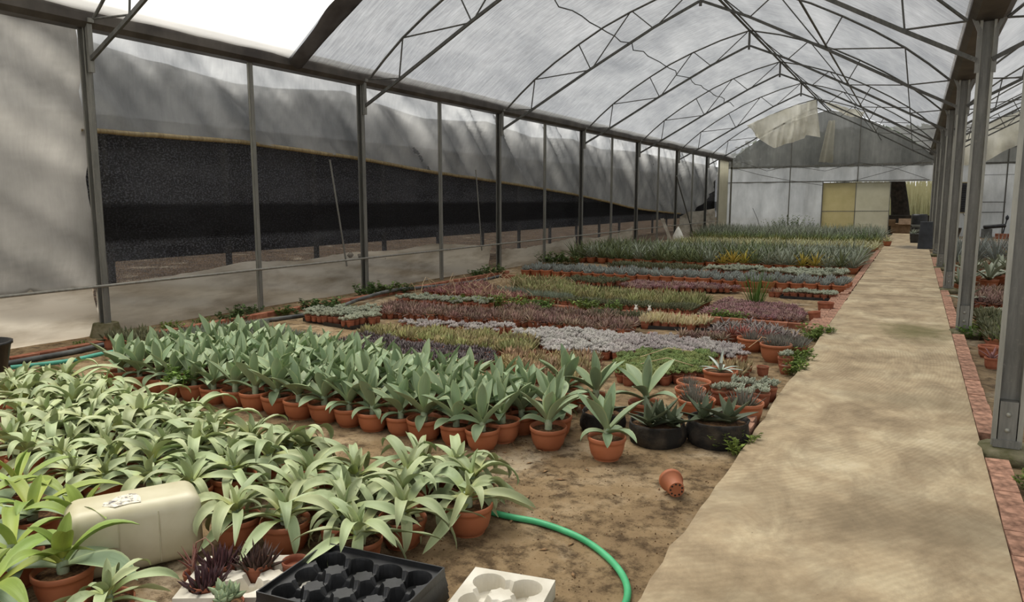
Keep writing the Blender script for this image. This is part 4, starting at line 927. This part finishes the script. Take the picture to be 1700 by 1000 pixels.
bed('rosy_mat', K_MAG, 'little pot of low dusky rose succulent in the wide mat near the path', 'dusky rose mat succulents', [(-2.66, 10.55), (-1.28, 10.48), (-1.24, 11.0), (-1.5, 11.9), (-2.6, 12.3)], .105, smin=1.0, smax=1.25)
bed('tray_greens', K_DKG, 'little pot of dark green succulent on the black tray before the blue-grey agaves', 'dark greens on the black tray', [(-6.0, 13.2), (-4.95, 13.2), (-4.9, 13.85), (-6.0, 13.85)], .105, z=ZB + .05)
bed('tray_rose', K_MAG, 'little pot of rose succulent on the trays before the blue-grey agaves', 'rose succulents on trays', [(-4.75, 13.0), (-4.3, 12.85), (-2.75, 13.6), (-2.75, 13.9), (-4.7, 13.9)], .105, z=ZB + .03)
bed('straw_plant', K_BEI, 'little pot of straw coloured stick plant on the black tray', 'straw coloured plants', [(-3.1, 9.3), (-2.35, 9.45), (-2.3, 9.8), (-3.05, 9.7)], .115, smin=1.15, smax=1.4)
bed('striped_plant', K_LIL, 'little pot of lilac striped spreading plant along the divider by the path', 'lilac striped plants', [(-2.2, 9.6), (-1.75, 9.95), (-1.25, 9.5), (-1.1, 9.1), (-1.6, 8.9), (-2.2, 9.1)], .13, smin=1.0, smax=1.3)
bed('brown_cluster', K_PNK, 'little pot of brown succulent in the cluster beside the red star plants', 'brown succulents beside the red stars', [(-2.45, 8.55), (-1.85, 8.6), (-1.85, 8.95), (-2.35, 8.9)], .12)
for x, y in ((-1.72, 8.95), (-1.52, 8.86), (-1.62, 8.74), (-1.82, 8.84), (-1.40, 8.80)):
    plant('red_star_plant', 'small pot of red star-shaped bromeliad behind the lilac rosettes', 'potted plant', 'red star plants', x, y, rng.uniform(0, 6), rng.choice(K_RED), 1.15)
bed('silver_tray_plant', K_SIL, 'little pot of pale grey-green sedum in the trays at the side wall', 'pale sedums at the side wall', [(-7.4, 7.55), (-6.45, 7.42), (-6.3, 7.8), (-6.75, 8.45), (-7.45, 8.1)], .105, z=ZB + .03)
bed('finger_succulent', K_GREY, 'little pot of grey-green finger succulent behind the upright agave block', 'grey finger succulents', [(-7.0, 6.55), (-5.95, 6.45), (-6.1, 6.0), (-7.0, 5.95)], .10)
bed('wiry_grey_plant', K_GREY, 'little pot of grey wiry succulent along the pipe at the side wall', 'grey wiry succulents', [(-7.75, 5.5), (-7.4, 6.7), (-7.05, 6.6), (-7.0, 5.9), (-7.3, 5.35)], .105, smin=1.1, smax=1.4)
for k in range(9):
    plant('dark_spiky_aloe', 'dark spiky aloe in a small pot at the mossy post footing', 'potted plant', 'dark aloes at the mossy footing', -7.95 + .17 * (k % 4) + .03 * (k // 4), 5.12 + .17 * (k // 4), k, K_DKG[k % 4], 2.0)
bed('grey_cluster', [small(clump('foliage', 40, .09, .007, 0, 55, -6, .05, S_HAW, .5, s + 190), MP, MPS, .085) for s in range(2)], 'terracotta pot of slate haworthia beside the deep bowl near the path', 'slate haworthias by the deep bowl', [(-1.35, 8.3), (-1.0, 8.35), (-1.0, 8.75), (-1.35, 8.75)], .16, smin=1.1, smax=1.3)
bed('tan_row_plant', K_BRN, 'little pot of tan plant in the tray beside the silver striped agave', 'tan plants beside the striped agave', [(-1.62, 6.75), (-1.3, 6.85), (-1.32, 7.45), (-1.62, 7.4)], .11, prob=.85)
# shallow black and white carrying trays under the rows
def flat_tray(wd, dp_, h, mat):
    b = MB(); b.box((0, 0, .004), (wd, dp_, .008))
    for sx in (-1, 1): b.box((sx * wd / 2, 0, h / 2), (.008, dp_, h)); b.box((0, sx * dp_ / 2, h / 2), (wd, .008, h))
    return b.mesh('tray', mat)
FTB = flat_tray(.56, .36, .05, BLACKP); FTW = flat_tray(.50, .32, .05, EPS); FTR = flat_tray(.56, .36, .045, TERRA_OLD)
for x, y in ((-5.72, 13.35), (-5.14, 13.35), (-5.72, 13.72), (-5.14, 13.72)): lay('flat_tray', FTB, x, y, ZB, 0, 'shallow black tray carrying dark green succulents before the blue-grey agaves', 'black trays of dark greens')
for x, y, a in ((-7.15, 7.75, -8), (-6.65, 7.62, -8), (-6.95, 8.12, -8)): lay('flat_tray', FTB, x, y, ZB, rad(a), 'shallow black tray carrying pale sedums at the side wall', 'black trays of pale sedum')
for x, y in ((-2.85, 9.52), (-2.45, 9.62)): lay('flat_tray', FTB, x, y, ZB - .002, rad(10), 'shallow black tray under the straw coloured plants', 'black trays of straw plants')
for x, y in ((-3.16, 8.50), (-2.52, 8.52)): lay('white_tray', FTW, x, y, ZB - .001, rad(14), 'white polystyrene tray edge showing behind the lilac rosettes', 'white trays behind the rosettes')
plant('toppled_pot', 'little terracotta pot tipped over behind the lilac rosettes', 'pot', None, -2.75, 8.62, .4, [('pot', MP, T((0, -.05, .06)) @ Matrix.Rotation(rad(95), 4, 'X'))], 1.0)
for k in range(4):
    plant('white_cup', 'small white plastic cup standing behind the lilac rosettes', 'cup', 'white cups behind the rosettes', -2.28 + .11 * k, 8.42 + .01 * k, 0, [('cup', MB().lathe([(.03, 0), (.04, .07), (.037, .07), (.028, .006), (.0001, .006)], 12).mesh('cup', WHITEP), None)])
for k, (x, y) in enumerate(((-3.55, 10.42), (-3.35, 10.44))):
    b = MB().lathe([(.03, 0), (.04, .03), (.03, .06), (.018, .075), (.022, .10), (.012, .12), (.0001, .125)], 12); b.box((-.02, 0, .13), (.012, .008, .03)); b.box((.02, 0, .13), (.012, .008, .03)); b.v = [(p[0] * .8, p[1] * .8, p[2] * .6) for p in b.v]
    b.obj('white_ornament', WHITEP, loc=(x, y, ZB + .07), label='small white animal ornament standing on the brick divider', cat='ornament', group='white ornaments on the divider')
# small cluster of pots by the second divider and two loose pots
bed('mixed_tray_plant', K_SIL, 'little pot in the mixed tray below the blue-grey agaves near the path', 'mixed tray plants near the path', [(-1.95, 13.35), (-1.05, 13.4), (-1.05, 13.75), (-1.95, 13.75)], .12, prob=.75, smin=1.1, smax=1.4)
for x, y in ((-1.68, 13.55), (-1.28, 13.57)): lay('flat_tray', FTB, x, y, ZB - .002, 0, 'shallow black tray of mixed small pots near the path border', 'black trays of mixed pots')
plant('tilted_pot', 'empty terracotta pot tilted against the rose mat near the path border', 'pot', None, -1.13, 10.98, 0, [('pot', potmesh(.085, .15, TERRA_OLD, 18, .72), T((0, 0, .0)) @ Matrix.Rotation(rad(-8), 4, 'Y'))])
plant('soil_pot', 'dark terracotta pot of soil beside the path border bricks', 'pot', None, -1.10, 12.0, 0, [('pot', potmesh(.12, .16, TERRA_OLD, 18, .72), None), ('soil', soilmesh(.10), T((0, 0, .135)))])
for k in range(4):
    plant('coral_pot', 'little terracotta pot with coral pink flowers beside the mixed tray', 'potted plant', 'coral pots beside the mixed tray', -2.12 + .1 * (k % 2), 13.5 + .11 * (k // 2), k, small(clump('foliage', 16, .07, .012, 10, 80, 0, .02, S_ROSE, .3, 200 + k)), 1.3)

# ================================================================== BLUE-GREY AGAVES, STRAP-LEAVED ROWS
def bigpot(fol, pot=POT): return [('pot', pot, None), ('soil', SOILM, T((0, 0, .118))), ('foliage', fol, T((0, 0, .118)))]
FB = [bigpot(clump('foliage', 30, .15, .020, 2, 60, -14, .03, BLUEAG, .4, s + 210, 3, prof=lambda s_: (.7, 1, .8, .05)[int(s_ * 3 + .01)])) for s in range(4)]
for r_, yy in enumerate((14.62, 14.90, 15.18)):
    for k in range(27):
        plant('blue_agave', ('blue-grey agave in the row touching the brick divider, %s pot from the path' % ORD[26 - k]) if r_ == 0 else 'blue-grey agave in the %s row behind the brick divider' % ORD[r_], 'potted plant', 'blue-grey agave rows', -7.55 + .247 * k + .03 * r_ + rng.uniform(-.01, .01), yy + rng.uniform(-.01, .01), rng.uniform(0, 6.28), rng.choice(FB), rng.uniform(.95, 1.15))
bed('dark_mix_plant', K_DKG, 'small pot of dark green plant between blue-grey agaves and strap-leaved rows', 'dark plants between the rows', [(-6.4, 16.4), (-4.2, 16.4), (-4.2, 17.3), (-6.4, 17.3)], .16, smin=1.6, smax=2.2)
bed('pale_mix_plant', K_SIL, 'small pot of pale rosette plant between blue-grey agaves and strap-leaved rows', 'pale plants between the rows', [(-4.0, 16.3), (-1.2, 16.2), (-1.2, 17.0), (-4.0, 17.0)], .19, smin=1.6, smax=2.1)
def strap(mat, seed, n=22, L=.48, W=.021, a_out=62, bend=28): return clump('foliage', n, L, W, 2, a_out, bend, .02, mat, .2, seed, 3, prof=lambda s_: (.8, 1, .75, .03)[int(s_ * 3 + .01)])
FY = [bigpot(strap(Y_GRN, s + 230)) for s in range(4)]; FS = [bigpot(strap(Y_SIL, s + 240, L=.47)) for s in range(4)]; FYE = [bigpot(strap(Y_YEL, s + 250, 20, .42)) for s in range(2)]
YL = 'terracotta pot of green strap-leaved yucca in the %s of the broad yucca rows'
SL = 'terracotta pot of silvery strap-leaved yucca in the %s of the broad yucca rows'
for r_ in range(9):
    yy = 18.6 + .42 * r_
    for k in range(27):
        x = -8.15 + .268 * k + rng.uniform(-.03, .03); v = rng.random(); fol = FY if (v < (.75 if x < -3 else .35) - .04 * r_) else FS; lab, grp = (YL, 'green strap-leaved rows') if fol is FY else (SL, 'silvery strap-leaved rows')
        if r_ == 0 and k in (15, 16, 17, 22, 23): fol = FYE; lab, grp = 'terracotta pot of bright yellow strap-leaved plant in the front yucca row', 'bright yellow plants in the front row'
        plant('strap_yucca', lab % ORD[r_] if '%s' in lab else lab, 'potted plant', grp, x, yy + rng.uniform(-.03, .03), rng.uniform(0, 6.28), rng.choice(fol), rng.uniform(.9, 1.12))
def onemesh(fols, mat, seed, h=.12, R=.10, **kw):
    b = MB().lathe([(R * .66, 0), (R * .93, h - .02), (R, h - .02), (R, h), (R * .85, h), (R * .8, h - .03), (.0001, h - .03)], 10, m=0)
    clump('', mb=b, mat=None, seed=seed, m=1, z0=h - .03, **kw); return b.mesh('potted_plant', TERRA, mat)
def far(name, meshes, label, group, x0, x1, y0, y1, dx, dy, smin=.9, smax=1.1):
    y = y0
    while y < y1:
        x = x0
        while x < x1:
            single(name, rng.choice(meshes), label, 'potted plant', group, x + rng.uniform(-.05, .05), y + rng.uniform(-.05, .05), rng.uniform(0, 6.28), rng.uniform(smin, smax)); x += dx
        y += dy
PF = dict(a_in=2, bend=25, spread=.02, th=.2, nseg=2)
far('grassy_plant', [onemesh(0, S_DKG, s, n=26, L=.30, W=.012, a_out=60, **PF) for s in range(3)], 'pot of grassy dark green plant between yucca rows and cream band', 'grassy dark green rows', -8.0, -1.1, 22.8, 25.2, .27, .5)
far('cream_plant', [onemesh(0, Y_PAL, s + 5, n=18, L=.30, W=.025, a_out=55, **PF) for s in range(3)], 'pot of cream variegated plant in the cream band across the bed', 'cream variegated band', -7.6, -1.0, 25.8, 28.6, .27, .55)
far('low_blue_plant', [onemesh(0, BLUEAG, s + 9, n=18, L=.13, W=.020, a_out=65, **PF) for s in range(2)], 'pot of low blue-grey plant behind the cream band', 'low blue-grey band', -7.6, -1.4, 29.2, 29.8, .27, .4)
far('gold_edged_plant', [onemesh(0, Y_GLD, s + 12, n=20, L=.46, W=.024, a_out=62, **PF) for s in range(3)], 'pot of gold-based strap-leaved plant in the row behind the cream band', 'gold-based strap row', -8.0, -1.2, 30.6, 31.5, .27, .45)
far('tall_strap_plant', [onemesh(0, Y_SIL, s + 15, n=20, L=.50, W=.026, a_out=62, **PF) for s in range(3)], 'pot of tall silvery strap-leaved plant before the end wall shrubs', 'tall silvery straps before the end wall', -8.2, -1.0, 32.2, 36.2, .29, .5, 1.0, 1.25)
SHR = [leafy('foliage', 26, .75, .10, .028, WEEDD, s, .25, .6, 9) for s in range(3)]
for k, x in enumerate((-6.2, -5.7, -5.2, -4.8, -4.3, -3.8, -3.2, -2.6, -2.1, -1.7)):
    plant('leafy_shrub', 'leafy dark green shrub in the row against the end wall', 'shrub', 'shrubs against the end wall', x, 37.9 + rng.uniform(-.3, .3), k, [('foliage', SHR[k % 3], None)], (1.0, 1.15, 1.3, 1.25, 1.0, .8, .75, .85, .8, .7)[k])
DKS = [leafy('foliage', 22, .45, .08, .02, CROWN, s + 4, .2, .8, 9) for s in range(2)]
for k, x in enumerate((-8.3, -7.7, -7.2, -6.8)):
    plant('dark_shrub', 'low dark shrub in the end wall corner beside the side wall', 'shrub', 'dark shrubs in the corner', x, 38.3, k, [('foliage', DKS[k % 2], None)])
MB().tube([(-6.9, 39.6, ZB), (-7.1, 39.7, .6), (-7.4, 39.8, 1.2)], .012, 5).obj('bare_branch', BARK, label='bare dead branch leaning against the end wall film', cat='branch')
for k, (x, y, sc_) in enumerate(((-1.75, 30.9, 1.0), (-1.25, 31.6, .9))):
    plant('round_shrub', 'rounded green shrub in a pot near the path end of the gold row', 'potted plant', 'rounded shrubs near the path end', x, y, k, [('pot', POT, None), ('foliage', SHR[k], T((0, 0, .1)) @ SC(.55))], 1.2 * sc_)
plant('path_pot', 'terracotta pot of cream plant standing alone on the path edge', 'potted plant', None, -.80, 29.4, 0, bigpot(strap(Y_PAL, 300, 16, .25)), 1.15, 0)

# ================================================================== WEEDS AND STALKS
WD = [leafy('foliage', 22, .15, .040, .017, WEED, s + 20, .10, 1.0, 10) for s in range(4)]; WDD = [leafy('foliage', 26, .17, .045, .020, WEEDD, s + 30, .14, 1.0, 10) for s in range(4)]
def weed(x, y, lib, s, lab, grp, z=ZB): plant('weed', lab, 'weed', grp, x, y, rng.uniform(0, 6), [('foliage', rng.choice(lib), None)], s, z)
for x, y, s in ((-8.35, 6.2, 1), (-8.35, 6.7, .9), (-8.3, 7.1, 1.1), (-8.45, 7.5, 1.2), (-8.1, 7.9, 1.0), (-7.75, 8.1, 1.6), (-7.6, 8.35, 1.6), (-8.4, 10.2, 1.5), (-8.3, 10.5, 1.6), (-8.2, 10.9, 1.2), (-8.4, 14.0, 1.2), (-8.3, 14.5, 1.5), (-8.35, 5.0, .6), (-8.3, 17.5, 2.2), (-8.0, 17.9, 2.0)):
    weed(x, y, WDD if s > 1.05 else WD, s, 'leafy weed growing along the foot of the side wall', 'weeds along the side wall')
for x, y, s in ((-7.0, 6.0, 1.0), (-6.6, 6.3, 1.1), (-6.3, 6.2, 1.0), (-7.5, 5.8, 1.0), (-7.3, 6.3, .9), (-6.1, 9.7, 1.6), (-5.7, 9.9, 1.9), (-5.3, 10.0, 1.6), (-6.9, 9.8, 1.3), (-4.3, 10.35, 1.6), (-3.9, 10.3, 1.4), (-4.8, 9.75, 1.1), (-3.8, 7.3, .9), (-4.4, 8.95, 1.0), (-6.4, 9.7, 1.3), (-5.0, 10.2, 1.5)):
    weed(x, y, WD, s, 'bright green weed sprouting among the small potted succulents', 'weeds among the succulents')
for x, y, s in ((-.97, 4.95, 1.0), (-.96, 7.75, 1.0), (-.98, 7.95, 1.1), (-1.0, 8.2, 1.0), (-.98, 9.7, 1.2), (-1.0, 9.5, .9), (-.95, 7.5, .9), (-2.1, 10.5, 1.0), (-2.35, 10.5, 1.1)):
    weed(x, y, WD, s, 'fresh green weed hugging the concrete path edge', 'weeds at the path edge')
weed(-5.36, 4.02, WD, 1.25, 'yellow-green weed hanging over a pot of the upright agave front row', None, ZB + .14)
weed(-.82, 9.75, WD, .5, 'tiny weed growing through the concrete path', None, 0.0)
weed(-2.0, 3.30, WD, .55, 'small weed at the covered end of the green hose', None)
plant('grass_tuft', 'tall grass tuft growing out of the rose succulent mat', 'grass', None, -2.12, 12.0, 0, [('foliage', blades('foliage', 60, .62, .008, GRASS, 3, .10, .2), None)], 1.0)
b = MB(); r_ = random.Random(5)
for k in range(90):
    x, y = r_.uniform(-7.6, -5.4), r_.uniform(10.0, 12.8); a = r_.uniform(0, 6.28); h = r_.uniform(.12, .34); dx, dy = math.cos(a) * h * .7, math.sin(a) * h * .7
    b.tube([(x, y, ZB), (x + dx * .4, y + dy * .4, ZB + h * .7), (x + dx, y + dy, ZB + h)], .0045, 3, cap=False)
for k in range(34):
    x, y = r_.uniform(-5.8, -1.8), r_.uniform(9.0, 13.6); a = r_.uniform(0, 6.28); h = r_.uniform(.1, .3)
    b.tube([(x, y, ZB + .05), (x + math.cos(a) * h * .3, y + math.sin(a) * h * .3, ZB + h)], .003, 3, cap=False)
b.obj('dry_stalks', DRY, kind='stuff', label='thin dry flower stalks scattered through the succulent beds', cat='stalks')
for (x, y, x2, y2) in ((-2.3, 6.9, -1.9, 7.5), (-2.2, 6.6, -1.75, 6.85), (-1.45, 7.9, -1.3, 8.6)):
    MB().tube([(x, y, .08), ((x + x2) / 2, (y + y2) / 2, .14), (x2, y2, .06)], .004, 4).obj('fallen_stalk', DRY, label='long dry stalk fallen across the sedum and rosettes', cat='stalk', group='fallen dry stalks')
# dirt crumbs and dead leaves on the bare strip
b = MB(); r_ = random.Random(8)
for k in range(1500):
    x, y = r_.uniform(-3.2, -.95), r_.uniform(2.5, 4.6)
    if k > 1100: x, y = r_.uniform(-.9, -.84), r_.uniform(2.6, 9)
    s = r_.uniform(.0015, .007); z = ZB if x < -.9 else ZB
    b.add([(x + s, y, z), (x - s * .5, y + s * .8, z), (x - s * .5, y - s * .8, z), (x, y, z + s * 1.1)], [(0, 1, 3), (1, 2, 3), (2, 0, 3)])
b.obj('soil_crumbs', SOIL, kind='stuff', label='dark crumbs of soil scattered on the bare dirt strip', cat='soil')
for k in range(26):
    x, y = r_.uniform(-2.6, -1.0), r_.uniform(2.7, 4.4); l = r_.uniform(.02, .05)
    o = MB().add([(-l, 0, 0), (0, l * .28, .006), (l, 0, .002), (0, -l * .28, .004), (0, 0, -.001)], [(0, 3, 1), (1, 3, 2), (0, 1, 4), (1, 2, 4), (2, 3, 4), (3, 0, 4)], True).obj('dead_leaf', ORANGE, loc=(x, y, ZB + .002), label='small curled dead leaf on the bare dirt strip', cat='leaf', group='dead leaves on the dirt'); o.rotation_euler = (0, 0, r_.uniform(0, 6))

# ================================================================== NEIGHBOURING BAY
plant('pink_plant', 'small terracotta pot of pinkish strap plant on the neighbouring bed beside the path post', 'potted plant', None, .78, 8.75, 0, small(clump('foliage', 10, .14, .011, 5, 60, 30, .01, S_MAG, .3, 320, 3), MP, MPS, .085), 1.15)
plant('wide_pot', 'wide terracotta pot behind the pinkish strap plant', 'pot', None, .80, 9.35, 0, [('pot', potmesh(.11, .13, TERRA_OLD, 18, .72), None), ('soil', soilmesh(.095), T((0, 0, .10)))])
plant('wide_pot_grass', 'wide terracotta pot with long grass in front of the green mat', 'potted plant', None, 1.02, 9.5, 0, [('pot', potmesh(.11, .13, TERRA_OLD, 18, .72), None), ('soil', soilmesh(.095), T((0, 0, .10))), ('foliage', blades('foliage', 30, .36, .004, GRASS, 9, .08, .6), T((0, 0, .1)))])
bed('mat_plant', K_DKG, 'little pot of dark green plant in the mat of the neighbouring bed', 'dark green mat in the neighbouring bed', [(.78, 9.75), (1.9, 9.75), (2.1, 12.2), (.82, 12.2)], .125, smin=1.5, smax=2.0)
plant('pale_bowl', 'shallow terracotta bowl of pale rosettes between green mat and wiry brown plants', 'potted plant', None, 1.12, 12.7, 0, [('pot', potmesh(.19, .11, TERRA, 22, .7), None), ('soil', soilmesh(.17), T((0, 0, .085))), ('foliage', rosettes('foliage', 14, 10, .045, .013, .15, S_SIL, 7, .015), T((0, 0, .085)))])
bed('wiry_plant', K_PNK, 'little pot of wiry brown plant in the neighbouring bed', 'wiry brown plants in the neighbouring bed', [(.95, 13.2), (2.1, 13.2), (2.4, 15.4), (1.0, 15.4)], .16, smin=1.6, smax=2.0)
SVA = [[('pot', POT, None), ('soil', SOILM, T((0, 0, .118)))] + [('leaf', m_, T((0, 0, .13)) @ RZ(k * 2.4 + s)) for k, m_ in enumerate([leaf_mesh(.34, .032, a, bd, 1.1, prof_strap, .4, .007, Y_SIL, 7) for a, bd in ((60, 30), (66, 25), (50, 35), (40, 35), (28, 30), (30, 25), (18, 20), (10, 10))] * 2)] for s in range(2)]
for k, (x, y, s) in enumerate(((.78, 13.4, .95), (.95, 16.4, 1.2), (1.32, 16.6, 1.35), (1.75, 16.8, 1.5), (.80, 15.9, 1.0), (1.25, 19.4, 1.15), (1.0, 19.8, 1.0), (1.1, 17.4, 1.2), (1.55, 17.6, 1.3), (2.05, 17.3, 1.4), (2.2, 16.7, 1.3), (1.7, 19.2, 1.2))):
    plant('silver_agave', 'silvery agave with arching leaves in the neighbouring bed', 'potted plant', 'silvery agaves in the neighbouring bed', x, y, k, SVA[k % 2], s)
BLY = [bigpot(strap(BLUEAG, s + 330, 40, .60, .014, 55, 15)) for s in range(2)]
for k in range(10):
    plant('blue_yucca', 'dense blue-grey yucca in the neighbouring bed behind the silvery agaves', 'potted plant', 'blue-grey yuccas in the neighbouring bed', .95 + .42 * (k % 4) + .1 * (k // 4), 21.3 + .8 * (k // 4), k, BLY[k % 2], 1.2)
far('brown_mat_plant', [onemesh(0, S_YEL, s + 40, n=20, L=.16, W=.012, a_out=60, **PF) for s in range(2)], 'pot of low olive plant in the neighbouring bed', 'low olive band in the neighbouring bed', 1.2, 4.0, 24.5, 27.6, .3, .5)
far('white_mat_plant', [onemesh(0, S_WHT, s + 45, n=20, L=.22, W=.020, a_out=65, **PF) for s in range(2)], 'pot of whitish plant in the far band of the neighbouring bed', 'whitish band in the neighbouring bed', 1.2, 4.6, 29.5, 33.0, .32, .5)
for x, y, s, g in ((.75, 5.05, .9, 0), (.85, 4.7, .8, 0), (.95, 7.2, 1.1, 0), (1.0, 6.2, 1.2, 0), (.75, 11.2, .9, 0), (.7, 16.1, 1.2, 0), (.75, 20.8, 1.3, 0), (.72, 10.55, 1.0, 0)):
    weed(x, y, WD, s, 'green weed growing in the soil beside a path post', 'weeds beside the path posts')
for k, (x, y) in enumerate(((.78, 5.35), (.9, 5.15), (.72, 10.9))):
    plant('post_grass', 'thin grass growing at a mossy post footing', 'grass', 'grass at the post footings', x, y, k, [('foliage', blades('foliage', 22, .22, .003, GRASS, k + 20, .05, .6), None)])

# ================================================================== FAR END THINGS
bx = thing('cardboard_box', 'open brown cardboard box lying inside the doorway', 'box', (-.55, 40.9, 0)); 
put('body', MB().box((0, 0, .24), (.9, .5, .48)).mesh('body', CARD), bx); put('flap', MB().box((.18, -.36, .58), (.62, .03, .32), Matrix.Rotation(rad(-28), 3, 'X')).mesh('flap', CARD), bx); put('flap', MB().box((-.42, -.30, .52), (.32, .03, .3), Matrix.Rotation(rad(10), 3, 'X')).mesh('flap', CARD), bx)
MB().box((-.2, 42.3, .38), (3.4, .4, .95)).obj('low_wall', plain('dark_wall', '1f1a15', '352c24', 3, .95), kind='structure')
bn = thing('grey_bin', 'tall dark grey plastic bin leaning at the path posts', 'bin', (.36, 28.4, 0)); put('body', MB().box((0, 0, .45), (.36, .4, .9), taper=1.25).mesh('body', GREYP), bn)
ct = thing('black_crate', 'black planter tub with a strap plant at the end of the path', 'tub', (.12, 32.2, 0)); put('body', MB().box((0, 0, .17), (.5, .45, .34), taper=.85).mesh('body', BLACKP), ct); put('foliage', strap(Y_SIL, 340, 14, .3), ct, T((-.12, 0, .3)))
for k in range(2):
    c = thing('grey_crate', 'pale grey slatted crate in the stack by the doorway, %s one' % ('lower', 'upper')[k], 'crate', (.18, 35.2, .3 * k)); put('body', MB().box((0, 0, .06), (.62, .42, .10)).box((0, 0, .24), (.62, .42, .08)).box((-.29, 0, .14), (.04, .42, .26)).box((.29, 0, .14), (.04, .42, .26)).mesh('body', plain('crate_grey', '55564f', '77776d', 3, .7)), c)
bl = thing('black_barrel', 'black barrel standing behind the grey crates at the doorway', 'barrel', (.18, 37.2, 0)); put('body', MB().lathe([(.30, 0), (.32, .1), (.32, .9), (.30, 1.0), (.28, 1.0), (.27, .95), (.0001, .95)], 18).mesh('body', BLACKP), bl)
tb = thing('black_tub', 'large black tub on the neighbouring bed beyond the posts', 'tub', (1.15, 33.5, ZB)); put('body', MB().lathe([(.36, 0), (.48, .62), (.50, .62), (.46, .60), (.34, .05), (.0001, .05)], 20).mesh('body', BLACKP), tb)
cb = thing('switch_cabinet', 'beige cabinet with dark louvres mounted on the neighbouring end wall', 'cabinet', (2.15, YE - .22, 1.0))
put('body', MB().box((0, .1, .72), (.86, .2, 1.44)).mesh('body', CAB), cb); put('door', MB().box((.22, -.06, .72), (.40, .06, 1.36)).mesh('door', CAB), cb)
LV = MB().box((0, 0, 0), (.30, .02, .07), Matrix.Rotation(rad(35), 3, 'X')).mesh('louvre', GREYP)
LB = put('louvre_back', MB().box((-.16, -.003, .72), (.32, .01, 1.34)).mesh('louvre_back', BLACKP), cb)
for k in range(12): put('louvre', LV, LB, T((-.16, -.02, .12 + .105 * k)))
put('cable', MB().tube(smooth([(-.2, -.02, .02), (-.1, -.04, -.14), (.1, -.04, -.12), (.18, -.02, .02)], 4), .012, 5).mesh('cable', BLACKP), cb)
MB().box((1.5, YE - .14, 1.6), (.22, .2, .62)).obj('meter_box', GREYP, label='small dark meter box beside the beige cabinet', cat='box')
st = thing('broken_seat', 'broken black padded seat propped on a grey block before the neighbouring end wall', 'chair', (3.15, 39.4, ZB))
sm = rbox(.85, .45, .16, .05, 2); sm.materials.append(BLACKP); put('seat', sm, st, T((0, 0, .52)) @ Matrix.Rotation(rad(-6), 4, 'Y'))
put('back_bar', MB().bar((.34, 0, .2), (.46, 0, .95), .05, .05).mesh('back_bar', GREYP), st); put('headrest', MB().lathe([(.0001, 0), (.06, .06), (.07, .16), (.0001, .26)], 8).mesh('headrest', GREYP), st, T((.45, 0, .78))); put('block', MB().box((-.28, 0, .2), (.4, .4, .40)).mesh('block', plain('grey_block', '5e605e', '7a7c79', 4, .9)), st)
for k in range(10):
    o = MB().box((0, 0, .06), (.42, .2, .11)).obj('brick_block', BRICKR, loc=(3.35 + .45 * (k % 5), 38.6, ZB + .115 * (k // 5)), label='red hollow brick in the low stack before the neighbouring end wall', cat='brick', group='stacked red bricks')
# outside beyond the doorway: trees, reeds, grass
def trunk(x, y, r0, h, lean, lab, crown_r, y2=0):
    t = thing('tree', lab, 'tree', (x, y, ZB - .1)); put('trunk', MB().tube([(0, 0, 0), (lean * .3, 0, h * .35), (lean * .7, 0, h * .7), (lean, 0, h)], [r0 * 1.25, r0, r0 * .85, r0 * .6], 10).mesh('trunk', BARK), t)
    b = MB(); r = random.Random(int(x * 10))
    for k in range(2600):
        u = Vector((r.gauss(0, 1), r.gauss(0, 1), r.gauss(0, 1))).normalized() * crown_r * r.uniform(.35, 1) ; c = Vector((lean + u.x * 1.5, -.3 + max(-2.2, u.y * .7), min(5.4, h - .6 + u.z * .45))); s = r.uniform(.12, .3)
        d1 = Vector((r.gauss(0, 1), r.gauss(0, 1), r.gauss(0, .6))).normalized() * s; d2 = d1.cross(Vector((r.gauss(0, 1), r.gauss(0, 1), r.gauss(0, 1)))).normalized() * s * .5
        b.add([c - d1, c + d2, c + d1, c - d2], [(0, 1, 2, 3)], False, 0, [(.5, 0), (0, .5), (.5, 1), (1, .5)])
    put('crown', b.mesh('crown', CROWN), t)
trunk(-.55, 44.2, .42, 5.2, -.75, 'thick leaning tree trunk outside the doorway', 3.2)
trunk(1.25, 44.6, .38, 5.2, .1, 'straight dark tree trunk behind the doorway post', 3.0)
trunk(-5.5, 46.8, .35, 4.8, .2, 'dark tree standing behind the gable of the bed bay', 3.4)
trunk(5.6, 46.6, .35, 4.6, .1, 'dark tree standing behind the gable of the neighbouring bay', 3.0)
b = MB(); r_ = random.Random(3)
for k in range(2600):
    x, y = r_.uniform(-5, 6), r_.uniform(55, 60); h = r_.uniform(1.6, 3.6); w2 = r_.uniform(.02, .05); dx = r_.uniform(-.4, .4)
    b.add([(x - w2, y, ZB), (x + w2, y, ZB), (x + dx * .5 + w2, y, h * .6), (x + dx * .5 - w2, y, h * .6), (x + dx, y + .1, h)], [(0, 1, 2, 3), (3, 2, 4)], False, 0, [(0, 0), (1, 0), (1, .6), (0, .6), (.5, 1)])
b.obj('reed_bed', REED, kind='stuff', label='tall yellowing reeds standing in the field outside the doorway', cat='reeds')
b = MB()
for k in range(4200):
    x, y = r_.uniform(-4, 5), r_.uniform(44.5, 55); h = r_.uniform(.15, .55); w2 = .02; dx = r_.uniform(-.15, .15)
    b.add([(x - w2, y, ZB - .1), (x + w2, y, ZB - .1), (x + dx, y, h)], [(0, 1, 2)], False, 0, [(0, 0), (1, 0), (.5, 1)])
b.obj('field_grass', GRASS, kind='stuff', label='bright green grass growing in the field outside the doorway', cat='grass')
